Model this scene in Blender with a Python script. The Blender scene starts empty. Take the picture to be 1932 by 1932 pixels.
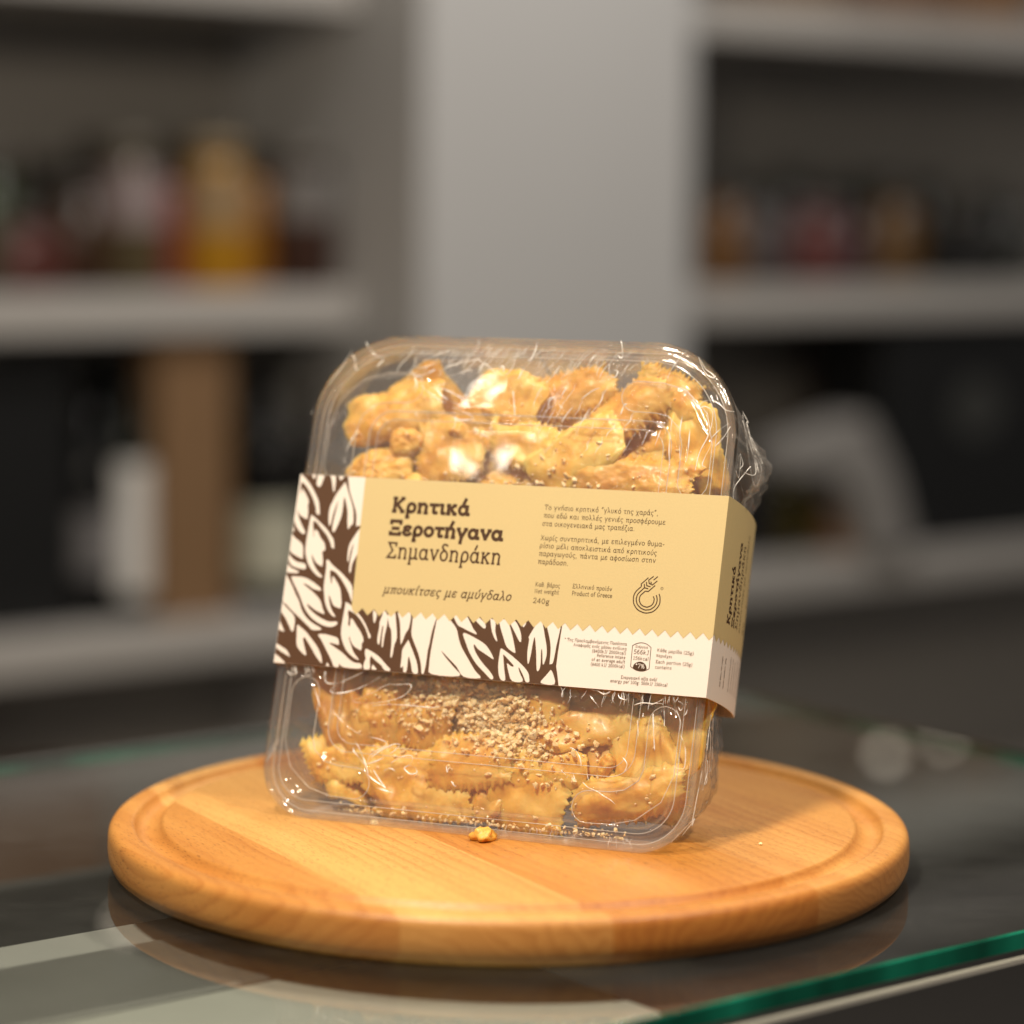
import bpy, bmesh, math, random
from mathutils import Vector, Matrix, noise
from mathutils.bvhtree import BVHTree

# ------------------------------------------------------------------ camera, world, lights, exposure
S = bpy.context.scene
COL = S.collection
F_PX, CAM_H, CAM_D, PITCH, ROLL = 5003.16, .2259, .9828, .1124, .0101
cd = bpy.data.cameras.new('camera'); cam = bpy.data.objects.new('camera', cd); COL.objects.link(cam)
cd.sensor_width = 36; cd.sensor_fit = 'HORIZONTAL'; cd.lens = F_PX / 1932 * 36
cd.clip_start = .02; cd.clip_end = 60
cp, sp, cr, sr = math.cos(PITCH), math.sin(PITCH), math.cos(ROLL), math.sin(ROLL)
FW, UP0, RT0 = Vector((0, cp, -sp)), Vector((0, sp, cp)), Vector((1, 0, 0))
RT, UP = RT0 * cr + UP0 * sr, UP0 * cr - RT0 * sr
m = Matrix((RT, UP, -FW)).transposed().to_4x4(); m.translation = (0, -CAM_D, CAM_H); cam.matrix_world = m
cd.dof.use_dof = True; cd.dof.focus_distance = .955; cd.dof.aperture_fstop = 3.8; cd.dof.aperture_blades = 0
S.camera = cam
W = bpy.data.worlds.new('World'); S.world = W; W.use_nodes = True
W.node_tree.nodes['Background'].inputs[0].default_value = (1, .95, .9, 1)
W.node_tree.nodes['Background'].inputs[1].default_value = .13
S.view_settings.view_transform = 'Standard'; S.view_settings.look = 'None'
S.view_settings.exposure = 0; S.view_settings.gamma = 1; S.view_settings.use_curve_mapping = False
c = S.cycles
c.use_denoising = True; c.max_bounces = 12; c.transparent_max_bounces = 40; c.glossy_bounces = 6; c.diffuse_bounces = 4
c.caustics_reflective = False; c.caustics_refractive = False; c.sample_clamp_indirect = 6
try: c.denoiser = 'OPENIMAGEDENOISE'; c.denoising_prefilter = 'ACCURATE'
except Exception: pass

# counter / shop axes: AE runs along the counter and the shelf wall, AN points away from the camera
AE, AN = Vector((.789, .614, 0)).normalized(), Vector((-.614, .789, 0)).normalized()
def en(e, n, z): return AE * e + AN * n + Vector((0, 0, z))

def area(name, loc, target, size, power, col=(1, .86, .68)):
    l = bpy.data.lights.new(name, 'AREA'); l.shape = 'DISK'; l.size = size; l.energy = power; l.color = col
    o = bpy.data.objects.new(name, l); COL.objects.link(o); o.location = loc
    o.rotation_euler = (Vector(target) - Vector(loc)).to_track_quat('-Z', 'Y').to_euler()
    return o
area('key_lamp', (-.36, -.60, 1.18), (0, 0, .08), .14, 25.0)
area('counter_lamp', (.62, -.42, 1.15), (0, 0, .06), .14, 12.5)
area('rear_lamp', (.05, .45, 1.25), (0, 0, .08), .16, 5.0)
area('shelf_lamp', en(1.7, 1.2, 2.2), en(2.1, 2.7, .0), .8, 36, (1, .95, .89))

# ------------------------------------------------------------------ helpers
def tag(o, label, cat, group=None, kind=None):
    o['label'] = label; o['category'] = cat
    if group: o['group'] = group
    if kind: o['kind'] = kind
    return o
def empty(name, loc=(0, 0, 0), rot=(0, 0, 0)):
    o = bpy.data.objects.new(name, None); COL.objects.link(o); o.location = loc; o.rotation_euler = rot; o.empty_display_size = .02
    return o
class MB:
    def __init__(s): s.v = []; s.f = []; s.mi = []
    def add(s, vs, fs, mi=0):
        b = len(s.v); s.v += [tuple(q) for q in vs]; s.f += [[b + i for i in f] for f in fs]; s.mi += [mi] * len(fs)
    def box(s, a, b, mi=0, fn=None):
        x0, y0, z0 = a; x1, y1, z1 = b
        vs = [(x0, y0, z0), (x1, y0, z0), (x1, y1, z0), (x0, y1, z0), (x0, y0, z1), (x1, y0, z1), (x1, y1, z1), (x0, y1, z1)]
        if fn: vs = [fn(*q) for q in vs]
        s.add(vs, [(3, 2, 1, 0), (4, 5, 6, 7), (0, 1, 5, 4), (1, 2, 6, 5), (2, 3, 7, 6), (3, 0, 4, 7)], mi)
    def build(s, name, mats, parent=None, smooth=False, loc=None):
        me = bpy.data.meshes.new(name); me.from_pydata(s.v, [], s.f); me.validate()
        for mt in (mats if isinstance(mats, (list, tuple)) else [mats]): me.materials.append(mt)
        if len(s.mi) == len(me.polygons): me.polygons.foreach_set('material_index', s.mi)
        if smooth: me.polygons.foreach_set('use_smooth', [True] * len(me.polygons))
        me.update()
        o = bpy.data.objects.new(name, me); COL.objects.link(o)
        if parent: o.parent = parent
        if loc is not None: o.location = loc
        return o
def bevel(o, w, seg=3):
    md = o.modifiers.new('bevel', 'BEVEL'); md.width = w; md.segments = seg; md.limit_method = 'ANGLE'
    return o
def lathe(mb, prof, seg=96, mi=0, cx=0, cy=0):
    n = len(prof); vs = []; fs = []
    for r, z in prof:
        for k in range(seg):
            a = 2 * math.pi * k / seg; vs.append((cx + r * math.cos(a), cy + r * math.sin(a), z))
    for i in range(n - 1):
        for k in range(seg):
            k2 = (k + 1) % seg; fs.append((i * seg + k, i * seg + k2, (i + 1) * seg + k2, (i + 1) * seg + k))
    if prof[0][0] > 1e-6: fs.append(tuple(range(seg - 1, -1, -1)))
    if prof[-1][0] > 1e-6: fs.append(tuple((n - 1) * seg + k for k in range(seg)))
    mb.add(vs, fs, mi)

# ------------------------------------------------------------------ materials
def mat(name):
    mt = bpy.data.materials.new(name); mt.use_nodes = True; nt = mt.node_tree
    return mt, nt, nt.nodes['Principled BSDF'], nt.nodes['Material Output']
def nd(nt, t, **kw):
    n = nt.nodes.new(t)
    for k, v in kw.items(): setattr(n, k, v)
    return n
def setin(n, **kw):
    for k, v in kw.items(): n.inputs[k.replace('_', ' ')].default_value = v
    return n
def mixrgb(nt, fac, a, b, mode='MIX'):
    n = nd(nt, 'ShaderNodeMix', data_type='RGBA', blend_type=mode)
    for i, x in ((0, fac), (6, a), (7, b)):
        if isinstance(x, bpy.types.NodeSocket): nt.links.new(x, n.inputs[i])
        else: n.inputs[i].default_value = x if i == 0 else (*x, 1)
    return n.outputs[2]
def ramp(nt, src, stops):
    r = nd(nt, 'ShaderNodeValToRGB'); nt.links.new(src, r.inputs[0]); e = r.color_ramp.elements
    while len(e) > 1: e.remove(e[-1])
    for i, (p, cc) in enumerate(stops):
        q = e[0] if i == 0 else e.new(p)
        q.position = p; q.color = (*cc, 1) if len(cc) == 3 else cc
    return r.outputs[0]
def coords(nt, scale=(1, 1, 1), rot=(0, 0, 0), loc=(0, 0, 0), kind='Object'):
    t = nd(nt, 'ShaderNodeTexCoord'); mp = nd(nt, 'ShaderNodeMapping'); nt.links.new(t.outputs[kind], mp.inputs[0])
    mp.inputs['Scale'].default_value = scale; mp.inputs['Rotation'].default_value = rot; mp.inputs['Location'].default_value = loc
    return mp.outputs[0]
def noi(nt, vec, scale, detail=3, rough=.5, out=0):
    n = nd(nt, 'ShaderNodeTexNoise'); nt.links.new(vec, n.inputs['Vector'])
    n.inputs['Scale'].default_value = scale; n.inputs['Detail'].default_value = detail; n.inputs['Roughness'].default_value = rough
    return n.outputs[out]
def bump(nt, bs, h, strength=.3, dist=.001):
    b = nd(nt, 'ShaderNodeBump'); b.inputs['Strength'].default_value = strength; b.inputs['Distance'].default_value = dist
    nt.links.new(h, b.inputs['Height']); nt.links.new(b.outputs[0], bs.inputs['Normal']); return b
def math_(nt, op, a, b=None):
    n = nd(nt, 'ShaderNodeMath', operation=op)
    for i, x in enumerate((a, b)):
        if x is None: continue
        if isinstance(x, bpy.types.NodeSocket): nt.links.new(x, n.inputs[i])
        else: n.inputs[i].default_value = x
    return n.outputs[0]
def plain(name, col, rough=.5, metal=0, var=.12, scale=30, spec=.5):
    mt, nt, b, o = mat(name)
    n = noi(nt, coords(nt), scale, 4)
    nt.links.new(mixrgb(nt, n, tuple(x * (1 - var) for x in col), tuple(min(1, x * (1 + var)) for x in col)), b.inputs['Base Color'])
    setin(b, Roughness=rough, Metallic=metal); b.inputs['Specular IOR Level'].default_value = spec
    return mt
def clear(name, ior, rough, haze, bump_scale=0, bump_s=0, tint=(1, 1, 1), haze_col=(.95, .88, .80), bscale=(1, 1, 1), cap=1.0, edge_sheen=0.0, smudge=0.0):
    """thin clear sheet: straight-through view, Fresnel gloss and a pale diffuse haze standing in for reflections"""
    mt, nt, b, o = mat(name); nt.nodes.remove(b)
    tr = nd(nt, 'ShaderNodeBsdfTransparent'); tr.inputs[0].default_value = (*tint, 1)
    gl = nd(nt, 'ShaderNodeBsdfGlossy'); gl.inputs['Roughness'].default_value = rough
    di = nd(nt, 'ShaderNodeBsdfDiffuse'); di.inputs[0].default_value = (*haze_col, 1)  # pale diffuse in place of reflected surroundings on plastic, stronger on steep facets
    fr = nd(nt, 'ShaderNodeFresnel'); fr.inputs[0].default_value = ior
    if bump_s:
        bp = nd(nt, 'ShaderNodeBump'); bp.inputs['Strength'].default_value = bump_s; bp.inputs['Distance'].default_value = .001
        nt.links.new(noi(nt, coords(nt, bscale), bump_scale, 3), bp.inputs['Height'])
        nt.links.new(bp.outputs[0], gl.inputs['Normal']); nt.links.new(bp.outputs[0], fr.inputs['Normal'])
    m1 = nd(nt, 'ShaderNodeMixShader')
    if smudge: haze = ramp(nt, noi(nt, coords(nt, (9, 14, 9)), 1, 7, .68), [(.42, (haze,) * 3), (.75, (smudge,) * 3)])
    nt.links.new(tr.outputs[0], m1.inputs[1]); nt.links.new(di.outputs[0], m1.inputs[2])
    m2 = nd(nt, 'ShaderNodeMixShader')
    fac = math_(nt, 'MINIMUM', fr.outputs[0], cap)
    lw = nd(nt, 'ShaderNodeLayerWeight'); lw.inputs[0].default_value = .5
    nt.links.new(math_(nt, 'ADD', math_(nt, 'MULTIPLY', math_(nt, 'POWER', lw.outputs['Facing'], 3), edge_sheen), haze), m1.inputs[0])
    nt.links.new(fac, m2.inputs[0]); nt.links.new(m1.outputs[0], m2.inputs[1]); nt.links.new(gl.outputs[0], m2.inputs[2])
    nt.links.new(m2.outputs[0], o.inputs[0])
    return mt

def paper(name, col, var=.05):
    mt, nt, b, o = mat(name); vec = coords(nt)
    n = noi(nt, vec, 1400, 3, .7); n2 = noi(nt, vec, 60, 3)
    k = mixrgb(nt, n, tuple(x * (1 - var) for x in col), tuple(min(1, x * (1 + var)) for x in col))
    k = mixrgb(nt, math_(nt, 'MULTIPLY', n2, .12), k, tuple(x * .82 for x in col))
    nt.links.new(k, b.inputs['Base Color']); setin(b, Roughness=.62); b.inputs['Specular IOR Level'].default_value = .3
    bump(nt, b, n, .12, .0003); return mt
M_cream = paper('cream_paper', (.745, .675, .615), .03)
M_yellow = paper('yellow_ink', (.575, .45, .222), .06)
M_brown = paper('brown_ink', (.082, .037, .016), .14)
M_text = paper('text_ink', (.060, .026, .010), .1)
M_thin = paper('small_text_ink', (.11, .048, .018), .1)

# beech: strips glued side by side, grain along local X, growth rings around a pith line under each strip
def wood():
    mt, nt, b, o = mat('beech_wood'); L = nt.links
    base = coords(nt, rot=(0, 0, 0))
    sx = nd(nt, 'ShaderNodeSeparateXYZ'); L.new(base, sx.inputs[0])
    X, Y, Z = sx.outputs
    # strip id from Y with uneven joints
    r = nd(nt, 'ShaderNodeValToRGB'); r.color_ramp.interpolation = 'CONSTANT'
    L.new(math_(nt, 'MULTIPLY', math_(nt, 'ADD', Y, .15), 1 / .3), r.inputs[0]); e = r.color_ramp.elements
    jo = [(0, .18), (.155, .62), (.352, .35), (.624, .78), (.83, .5)]
    while len(e) > 1: e.remove(e[-1])
    for i, (p, v) in enumerate(jo):
        q = e[0] if i == 0 else e.new(p)
        q.position = p; q.color = (v, v, v, 1)
    sid = r.outputs[0]
    off = nd(nt, 'ShaderNodeCombineXYZ'); L.new(math_(nt, 'MULTIPLY', sid, 7.3), off.inputs[0]); L.new(math_(nt, 'MULTIPLY', sid, 3.1), off.inputs[1]); L.new(math_(nt, 'MULTIPLY', sid, 1.7), off.inputs[2])
    va = nd(nt, 'ShaderNodeVectorMath', operation='ADD'); L.new(base, va.inputs[0]); L.new(off.outputs[0], va.inputs[1])
    def stretch(sc):
        mp = nd(nt, 'ShaderNodeMapping'); L.new(va.outputs[0], mp.inputs[0]); mp.inputs['Scale'].default_value = sc; return mp.outputs[0]
    # growth rings: coarse planes tilted per strip in the Y-Z section, wobbling along X
    wob = noi(nt, stretch((7, 22, 30)), 1, 3)
    tilt = math_(nt, 'SUBTRACT', math_(nt, 'MULTIPLY', sid, 3.2), 1.3)
    d = math_(nt, 'ADD', Y, math_(nt, 'MULTIPLY', Z, tilt))
    d = math_(nt, 'ADD', d, math_(nt, 'MULTIPLY', wob, .024))
    rg = math_(nt, 'FRACT', math_(nt, 'MULTIPLY', d, 185))
    rings = ramp(nt, rg, [(0, (.25, .25, .25)), (.55, (.45, .45, .45)), (.86, (1, 1, 1)), (1, (.3, .3, .3))])
    broad = noi(nt, stretch((6, 60, 60)), 1, 2)
    fine = noi(nt, stretch((60, 1500, 1500)), 1, 3, .6)
    pores = ramp(nt, noi(nt, stretch((330, 2300, 2300)), 1, 1, .4), [(.0, (0, 0, 0)), (.63, (0, 0, 0)), (.70, (1, 1, 1))])
    colA = ramp(nt, sid, [(0, (.60, .315, .09)), (.35, (.535, .243, .05)), (.62, (.655, .37, .112)), (.8, (.60, .31, .085)), (1, (.57, .29, .075))])
    dark = mixrgb(nt, 1, colA, (.62, .42, .26), 'MULTIPLY')
    amp = ramp(nt, noi(nt, stretch((9, 28, 28)), 1, 2), [(.36, (.05, .05, .05)), (.66, (.62, .62, .62))])
    k = mixrgb(nt, math_(nt, 'MULTIPLY', rings, amp), colA, dark)
    k = mixrgb(nt, ramp(nt, broad, [(.35, (0, 0, 0)), (.7, (.75, .75, .75))]), k, mixrgb(nt, 1, k, (.80, .66, .5), 'MULTIPLY'))
    k = mixrgb(nt, math_(nt, 'MULTIPLY', fine, .25), k, mixrgb(nt, 1, k, (.8, .7, .6), 'MULTIPLY'))
    k = mixrgb(nt, math_(nt, 'MULTIPLY', pores, .75), k, (.22, .085, .02))
    tc = nd(nt, 'ShaderNodeTexCoord'); sn = nd(nt, 'ShaderNodeSeparateXYZ'); L.new(tc.outputs['Normal'], sn.inputs[0])
    eg = ramp(nt, math_(nt, 'ABSOLUTE', sn.outputs[0]), [(.40, (0, 0, 0)), (.85, (1, 1, 1))])       # end grain soaks up more oil
    d2 = math_(nt, 'ADD', math_(nt, 'MULTIPLY', Y, .75), math_(nt, 'MULTIPLY', Z, math_(nt, 'SUBTRACT', math_(nt, 'MULTIPLY', sid, 5), 2.2)))
    d2 = math_(nt, 'ADD', d2, math_(nt, 'MULTIPLY', noi(nt, stretch((14, 34, 34)), 1, 4), .05))
    r2 = ramp(nt, math_(nt, 'FRACT', math_(nt, 'MULTIPLY', d2, 175)), [(0, (.15, .15, .15)), (.5, (.5, .5, .5)), (.82, (1, 1, 1)), (1, (.2, .2, .2))])
    kend = mixrgb(nt, r2, mixrgb(nt, 1, colA, (.76, .60, .50), 'MULTIPLY'), mixrgb(nt, 1, colA, (.56, .37, .25), 'MULTIPLY'))
    k = mixrgb(nt, math_(nt, 'MULTIPLY', eg, .85), k, kend)
    L.new(k, b.inputs['Base Color'])
    setin(b, Roughness=.42); b.inputs['Specular IOR Level'].default_value = .4
    L.new(ramp(nt, fine, [(.3, (.36, .36, .36)), (.8, (.55, .55, .55))]), b.inputs['Roughness'])
    h = math_(nt, 'SUBTRACT', math_(nt, 'MULTIPLY', fine, .5), pores)
    bump(nt, b, h, .22, .0003)
    return mt
M_wood = wood()

M_glass = clear('counter_glass', 1.52, .004, .012, tint=(.90, .95, .92), haze_col=(.5, .53, .52), smudge=.05)
def glass_edge():
    mt, nt, b, o = mat('green_glass_edge')
    k = ramp(nt, noi(nt, coords(nt, (30, 30, 4)), 1, 2), [(.35, (.001, .045, .026)), (.55, (.003, .13, .078)), (.7, (.008, .21, .13))])
    nt.links.new(k, b.inputs['Base Color']); setin(b, Roughness=.12); b.inputs['Coat Weight'].default_value = .5
    return mt
M_edge = glass_edge()
M_lid = clear('clear_lid_plastic', 1.55, .05, .03, cap=.22, edge_sheen=.22)
M_tray = clear('clear_tray_plastic', 1.5, .08, .04, cap=.22, edge_sheen=.16)
M_film = clear('cling_film', 1.5, .12, .02, 260, .35, cap=.25, edge_sheen=.10)
def glint_mat():  # white, patchy strands that paint the glints on the film's folds
    mt, nt, b, o = mat('crease_glint')
    setin(b, Roughness=.16); b.inputs['Base Color'].default_value = (.95, .93, .9, 1); b.inputs['Specular IOR Level'].default_value = .9
    b.inputs['Coat Weight'].default_value = .6
    n = noi(nt, coords(nt), 160, 2)
    nt.links.new(ramp(nt, n, [(.36, (.04, .04, .04)), (.58, (.9, .9, .9))]), b.inputs['Alpha'])
    return mt
M_crease_glint = glint_mat()
M_lid_highlight = clear('lid_highlight', 1.55, .08, .42, cap=.5)

def pastry_mat():
    mt, nt, b, o = mat('honey_dough'); L = nt.links
    vec = coords(nt); inf = nd(nt, 'ShaderNodeObjectInfo')
    n1 = noi(nt, vec, 85, 4, .55); n2 = noi(nt, vec, 420, 4, .6); n3 = noi(nt, vec, 40, 2)
    k = ramp(nt, n1, [(.30, (.60, .24, .022)), (.46, (.87, .495, .080)), (.68, (.95, .68, .21))])
    k = mixrgb(nt, math_(nt, 'MULTIPLY', n3, .5), k, (.76, .40, .05))
    alt = mixrgb(nt, 1, k, (.74, .60, .46), 'MULTIPLY')
    k = mixrgb(nt, math_(nt, 'MULTIPLY', inf.outputs['Random'], .8), k, alt)
    L.new(k, b.inputs['Base Color'])
    setin(b, Roughness=.5); b.inputs['Subsurface Weight'].default_value = .5
    b.inputs['Subsurface Radius'].default_value = (.006, .0028, .0009); b.inputs['Subsurface Scale'].default_value = 1
    b.inputs['Coat Weight'].default_value = .12; b.inputs['Coat Roughness'].default_value = .2
    bump(nt, b, math_(nt, 'ADD', n1, math_(nt, 'MULTIPLY', n2, .6)), .26, .0013)
    return mt
M_dough = pastry_mat()
def nut_mat():
    mt, nt, b, o = mat('crushed_almond')
    n = noi(nt, coords(nt), 260, 2)
    k = ramp(nt, n, [(.28, (.70, .40, .14)), (.40, (.89, .63, .31)), (.64, (.95, .76, .47))])
    nt.links.new(k, b.inputs['Base Color']); setin(b, Roughness=.45); b.inputs['Subsurface Weight'].default_value = .3
    b.inputs['Subsurface Radius'].default_value = (.002, .0012, .0006); b.inputs['Subsurface Scale'].default_value = 1
    return mt
M_nut = nut_mat()
# ------------------------------------------------------------------ glass counter
ZG = -.017                                                     # top of the glass, the board stands on it
TH = .007
N0, N1, E0, E1 = -.183, .273, -1.1, .316
ctr = tag(empty('glass_counter', en(0, 0, ZG)), 'glass topped display counter with a green front edge under the round wooden board', 'counter')
def loc_en(e, n, z): return en(e, n, z)
mb = MB()
mb.add([loc_en(e, n, z) for z in (0, -TH) for e, n in ((E0, N0), (E1, N0), (E1, N1), (E0, N1))], [(0, 1, 2, 3)], 0)
mb.build('glass_top', M_glass, ctr)
mb = MB()
for (a, b) in (((E0, N0), (E1, N0)), ((E1, N0), (E1, N1)), ((E1, N1), (E0, N1))):
    a, b = Vector(a), Vector(b); nrm = Vector(((b - a).y, -(b - a).x)).normalized(); ch = .0006
    q = [(a, 0, 0), (a, ch, -ch), (a, ch, -TH + ch), (a, 0, -TH)]
    vs = []
    for p in (a, b):
        for off, z in ((-.0004, -.0002), (ch, -ch), (ch, -TH + ch), (-.0004, -TH)):
            w = p + nrm * off; vs.append(loc_en(w.x, w.y, z))
    mb.add(vs, [(0, 4, 5, 1), (1, 5, 6, 2), (2, 6, 7, 3)])
mb.build('glass_edge', M_edge, ctr)
M_edge_highlight = plain('pale_edge_highlight', (.42, .40, .36), .3, 0, .05)
mb = MB(); mb.box((E0, N0 + .001, -TH - .0052), (E1 - .001, N0 + .004, -TH - .0036), 0, loc_en); mb.build('lower_edge_highlight', M_edge_highlight, ctr)  # pale bar in place of the highlight on the glass's lower edge
M_rail = plain('grey_metal_rail', (.13, .127, .122), .35, .3, .06)
M_deck = plain('cream_deck', (.29, .288, .27), .4, 0, .08)
M_darkcase = plain('dark_case', (.03, .028, .026), .5, 0, .2)
mb = MB(); mb.box((E0, -.044, -.040), (-.02, .018, -.012), 0, loc_en); bevel(mb.build('support_rail', M_rail, ctr), .002)
M_reflection = plain('pale_reflection', (.26, .255, .25), .4, 0, .05)  # pale strip under the glass, standing in for a blurred reflection
mb = MB(); mb.box((E0, .0185, -.040), (-.10, .048, -.014), 0, loc_en); bevel(mb.build('reflection_strip', M_reflection, ctr), .002)
mb = MB(); mb.box((E0, -.150, -.050), (-.052, -.0445, -.013), 0, loc_en); bevel(mb.build('front_deck', M_deck, ctr), .002)
mb = MB(); mb.box((E0, N0 + .004, -.62), (E1 - .004, N1 - .004, -.40), 0, loc_en)
mb.box((E0, N1 - .03, -.398), (E1 - .004, N1 - .02, -.05), 0, loc_en)
mb.build('case_body', M_darkcase, ctr)

# ------------------------------------------------------------------ round board
prof = [(0, -.017), (.1435, -.017), (.1465, -.0164), (.1487, -.0146), (.1498, -.0118), (.15, -.0085), (.14985, -.0040), (.1495, -.0024), (.1486, -.0010), (.1473, -.0002), (.1455, 0), (.1415, 0),
        (.1404, -.0002), (.1398, -.0012), (.1386, -.0026), (.1364, -.0036), (.1338, -.0036), (.1316, -.0026), (.1304, -.0012), (.1298, -.0002), (.1290, 0), (0, 0)]
bd = MB(); lathe(bd, prof, 256)
board = bd.build('round_board', M_wood, None, True)
board.rotation_euler = (0, 0, math.radians(-60))
tag(board, 'round beech wood serving board with a carved juice groove', 'board')

# ------------------------------------------------------------------ package frame (u across, d backwards, v up the leaning face)
PSI, THETA = .3862, .3134
PLOC = Vector((-.0169, -.0372, 0)); PROT = (-THETA, 0, -PSI)
PM = Matrix.Translation(PLOC) @ Matrix.Rotation(-PSI, 4, 'Z') @ Matrix.Rotation(-THETA, 4, 'X')
TAN = math.tan(THETA)
def rr_ring(uL, uR, vb, vt, rt, rb, ns=34, nc=14):
    pts = []
    cs = [(uR - rt, vt - rt, rt, 90, 0), (uR - rb, vb + rb, rb, 0, -90), (uL + rb, vb + rb, rb, -90, -180), (uL + rt, vt - rt, rt, 180, 90)]
    ends = []
    for i, (cx, cy, r, a0, a1) in enumerate(cs):
        arc = [(cx + r * math.cos(math.radians(a0 + (a1 - a0) * k / nc)), cy + r * math.sin(math.radians(a0 + (a1 - a0) * k / nc))) for k in range(nc + 1)]
        if i in (0, 3):                                        # the film pulls the upper corners towards a chamfer
            p, q = arc[0], arc[-1]
            arc = [(x + (p[0] + (q[0] - p[0]) * k / nc - x) * .10, y + (p[1] + (q[1] - p[1]) * k / nc - y) * .10) for k, (x, y) in enumerate(arc)]
        ends.append(arc)
    for i in range(4):
        pts += ends[i]
        a, b = ends[i][-1], ends[(i + 1) % 4][0]
        pts += [(a[0] + (b[0] - a[0]) * k / ns, a[1] + (b[1] - a[1]) * k / ns) for k in range(1, ns)]
    return pts
def loft(mb, rings, mi=0, close_end=False, close_start=False):
    n = len(rings[0]); vs = [p for r in rings for p in r]; fs = []
    for i in range(len(rings) - 1):
        for k in range(n):
            k2 = (k + 1) % n; fs.append((i * n + k, i * n + k2, (i + 1) * n + k2, (i + 1) * n + k))
    if close_end: fs.append(tuple((len(rings) - 1) * n + k for k in range(n)))
    if close_start: fs.append(tuple(range(n - 1, -1, -1)))
    mb.add(vs, fs, mi)
def sst(a, b, x):
    t = max(0, min(1, (x - a) / (b - a))); return t * t * (3 - 2 * t)
def sdbox(u, v, u0, u1, v0, v1, r):
    qx = abs(u - (u0 + u1) / 2) - (u1 - u0) / 2 + r; qy = abs(v - (v0 + v1) / 2) - (v1 - v0) / 2 + r
    return math.hypot(max(qx, 0), max(qy, 0)) + min(max(qx, qy), 0) - r
UL, UR, VB, VT, RT_, RB_ = -.0850, .0850, .0010, .1876, .033, .020
def capsule(u, v, a, b):
    a, b, p = Vector(a), Vector(b), Vector((u, v)); ab = b - a
    t = max(0, min(1, (p - a).dot(ab) / ab.dot(ab))); return (p - a - ab * t).length
RIBS = []
for sx in (-1, 1):
    cu = .0715 * sx
    RIBS += [((cu, .136), (cu, .150)), ((cu, .150), (.062 * sx, .1655)), ((.062 * sx, .1655), (.046 * sx, .1675)),
             ((cu, .048), (cu, .030)), ((cu, .030), (.062 * sx, .0175)), ((.062 * sx, .0175), (.046 * sx, .0155))]
def lid_d(u, v, x):
    """depth of the lid front behind the sleeve plane; x = inset from the rim"""
    d = .0024
    d += (.0042 - .0024) * sst(.0018, .0034, x)
    d += (.0012 - .0042) * sst(.0034, .0062, x)
    d += (.0040 - .0012) * sst(.0075, .0100, x)
    rib = min(capsule(u, v, a, b) for a, b in RIBS)
    d += (.0010 - d) * (1 - sst(.0045, .0068, rib))
    s = sdbox(u, v, -.0605, .0615, .027, .1585, .009)
    k = 1 - sst(-.0012, .0008, s)
    d += (.0021 - d) * k
    d += .0011 * math.exp(-((s + .0030) / .0007) ** 2) * (s < .001)
    d += .0002 * noise.noise((u * 60, v * 60, 3.1))
    return max(d, .0009)
pack = tag(empty('clear_container', PLOC, PROT), 'clear plastic clamshell pack in shiny cling film holding pastries, leaning back on the board', 'container')
insets = [0, .0008, .0016] + [.0016 + .0007 * k for k in range(1, 34)] + [.025 + .0013 * k for k in range(1, 20)] + [.051, .054, .057, .061, .065, .069, .073, .077, .081, .0838]
rings = []
for x in insets:
    ring = rr_ring(UL + x, UR - x, VB + x, VT - x, max(RT_ - x, .0006), max(RB_ - x, .0006), 60, 14)
    rings.append([(u, lid_d(u, v, x), v) for u, v in ring])
mb = MB(); loft(mb, rings, 0, True); 
def outline(pl, r):
    out = []
    for i in range(len(pl)):
        p = Vector(pl[i]); a = Vector(pl[max(i - 1, 0)]); b = Vector(pl[min(i + 1, len(pl) - 1)]); t = (b - a).normalized(); out.append((p, t))
    L_ = [p + Vector((-t.y, t.x)) * r for p, t in out]; R_ = [p - Vector((-t.y, t.x)) * r for p, t in out]
    def cap(p, t): return [p + Matrix.Rotation(-math.pi * k / 8, 2) @ (Vector((-t.y, t.x)) * r) for k in range(1, 8)]
    e, s0 = out[-1], out[0]
    return [tuple(q) for q in L_ + cap(*e) + R_[::-1] + cap(s0[0], -s0[1])]
LINES = [[(u, .0019, v) for u, v in rr_ring(-.0605, .0615, .027, .1585, .009, .009, 12, 8)], [(u, .0026, v) for u, v in rr_ring(-.0573, .0583, .0302, .1553, .007, .007, 12, 8)],
         [(u, .0011, v) for u, v in rr_ring(UL + .0066, UR - .0066, VB + .0066, VT - .0066, RT_ - .0066, RB_ - .0066, 30, 12)],
         [(u, .0036, v) for u, v in rr_ring(UL + .0030, UR - .0030, VB + .0030, VT - .0030, RT_ - .0030, RB_ - .0030, 30, 12)]]
for sx in (-1, 1):
    cu = .0715 * sx
    for pl in ([(cu, .136), (cu, .150), (.0690 * sx, .159), (.062 * sx, .1655), (.055 * sx, .1672), (.046 * sx, .1675)], [(cu, .048), (cu, .030), (.069 * sx, .023), (.062 * sx, .0175), (.055 * sx, .0158), (.046 * sx, .0155)]):
        LINES.append([(u, .00105, v) for u, v in outline(pl, .0058)])
ML = MB()  # pale strands that draw bright highlights along the lid's moulded edges
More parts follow.
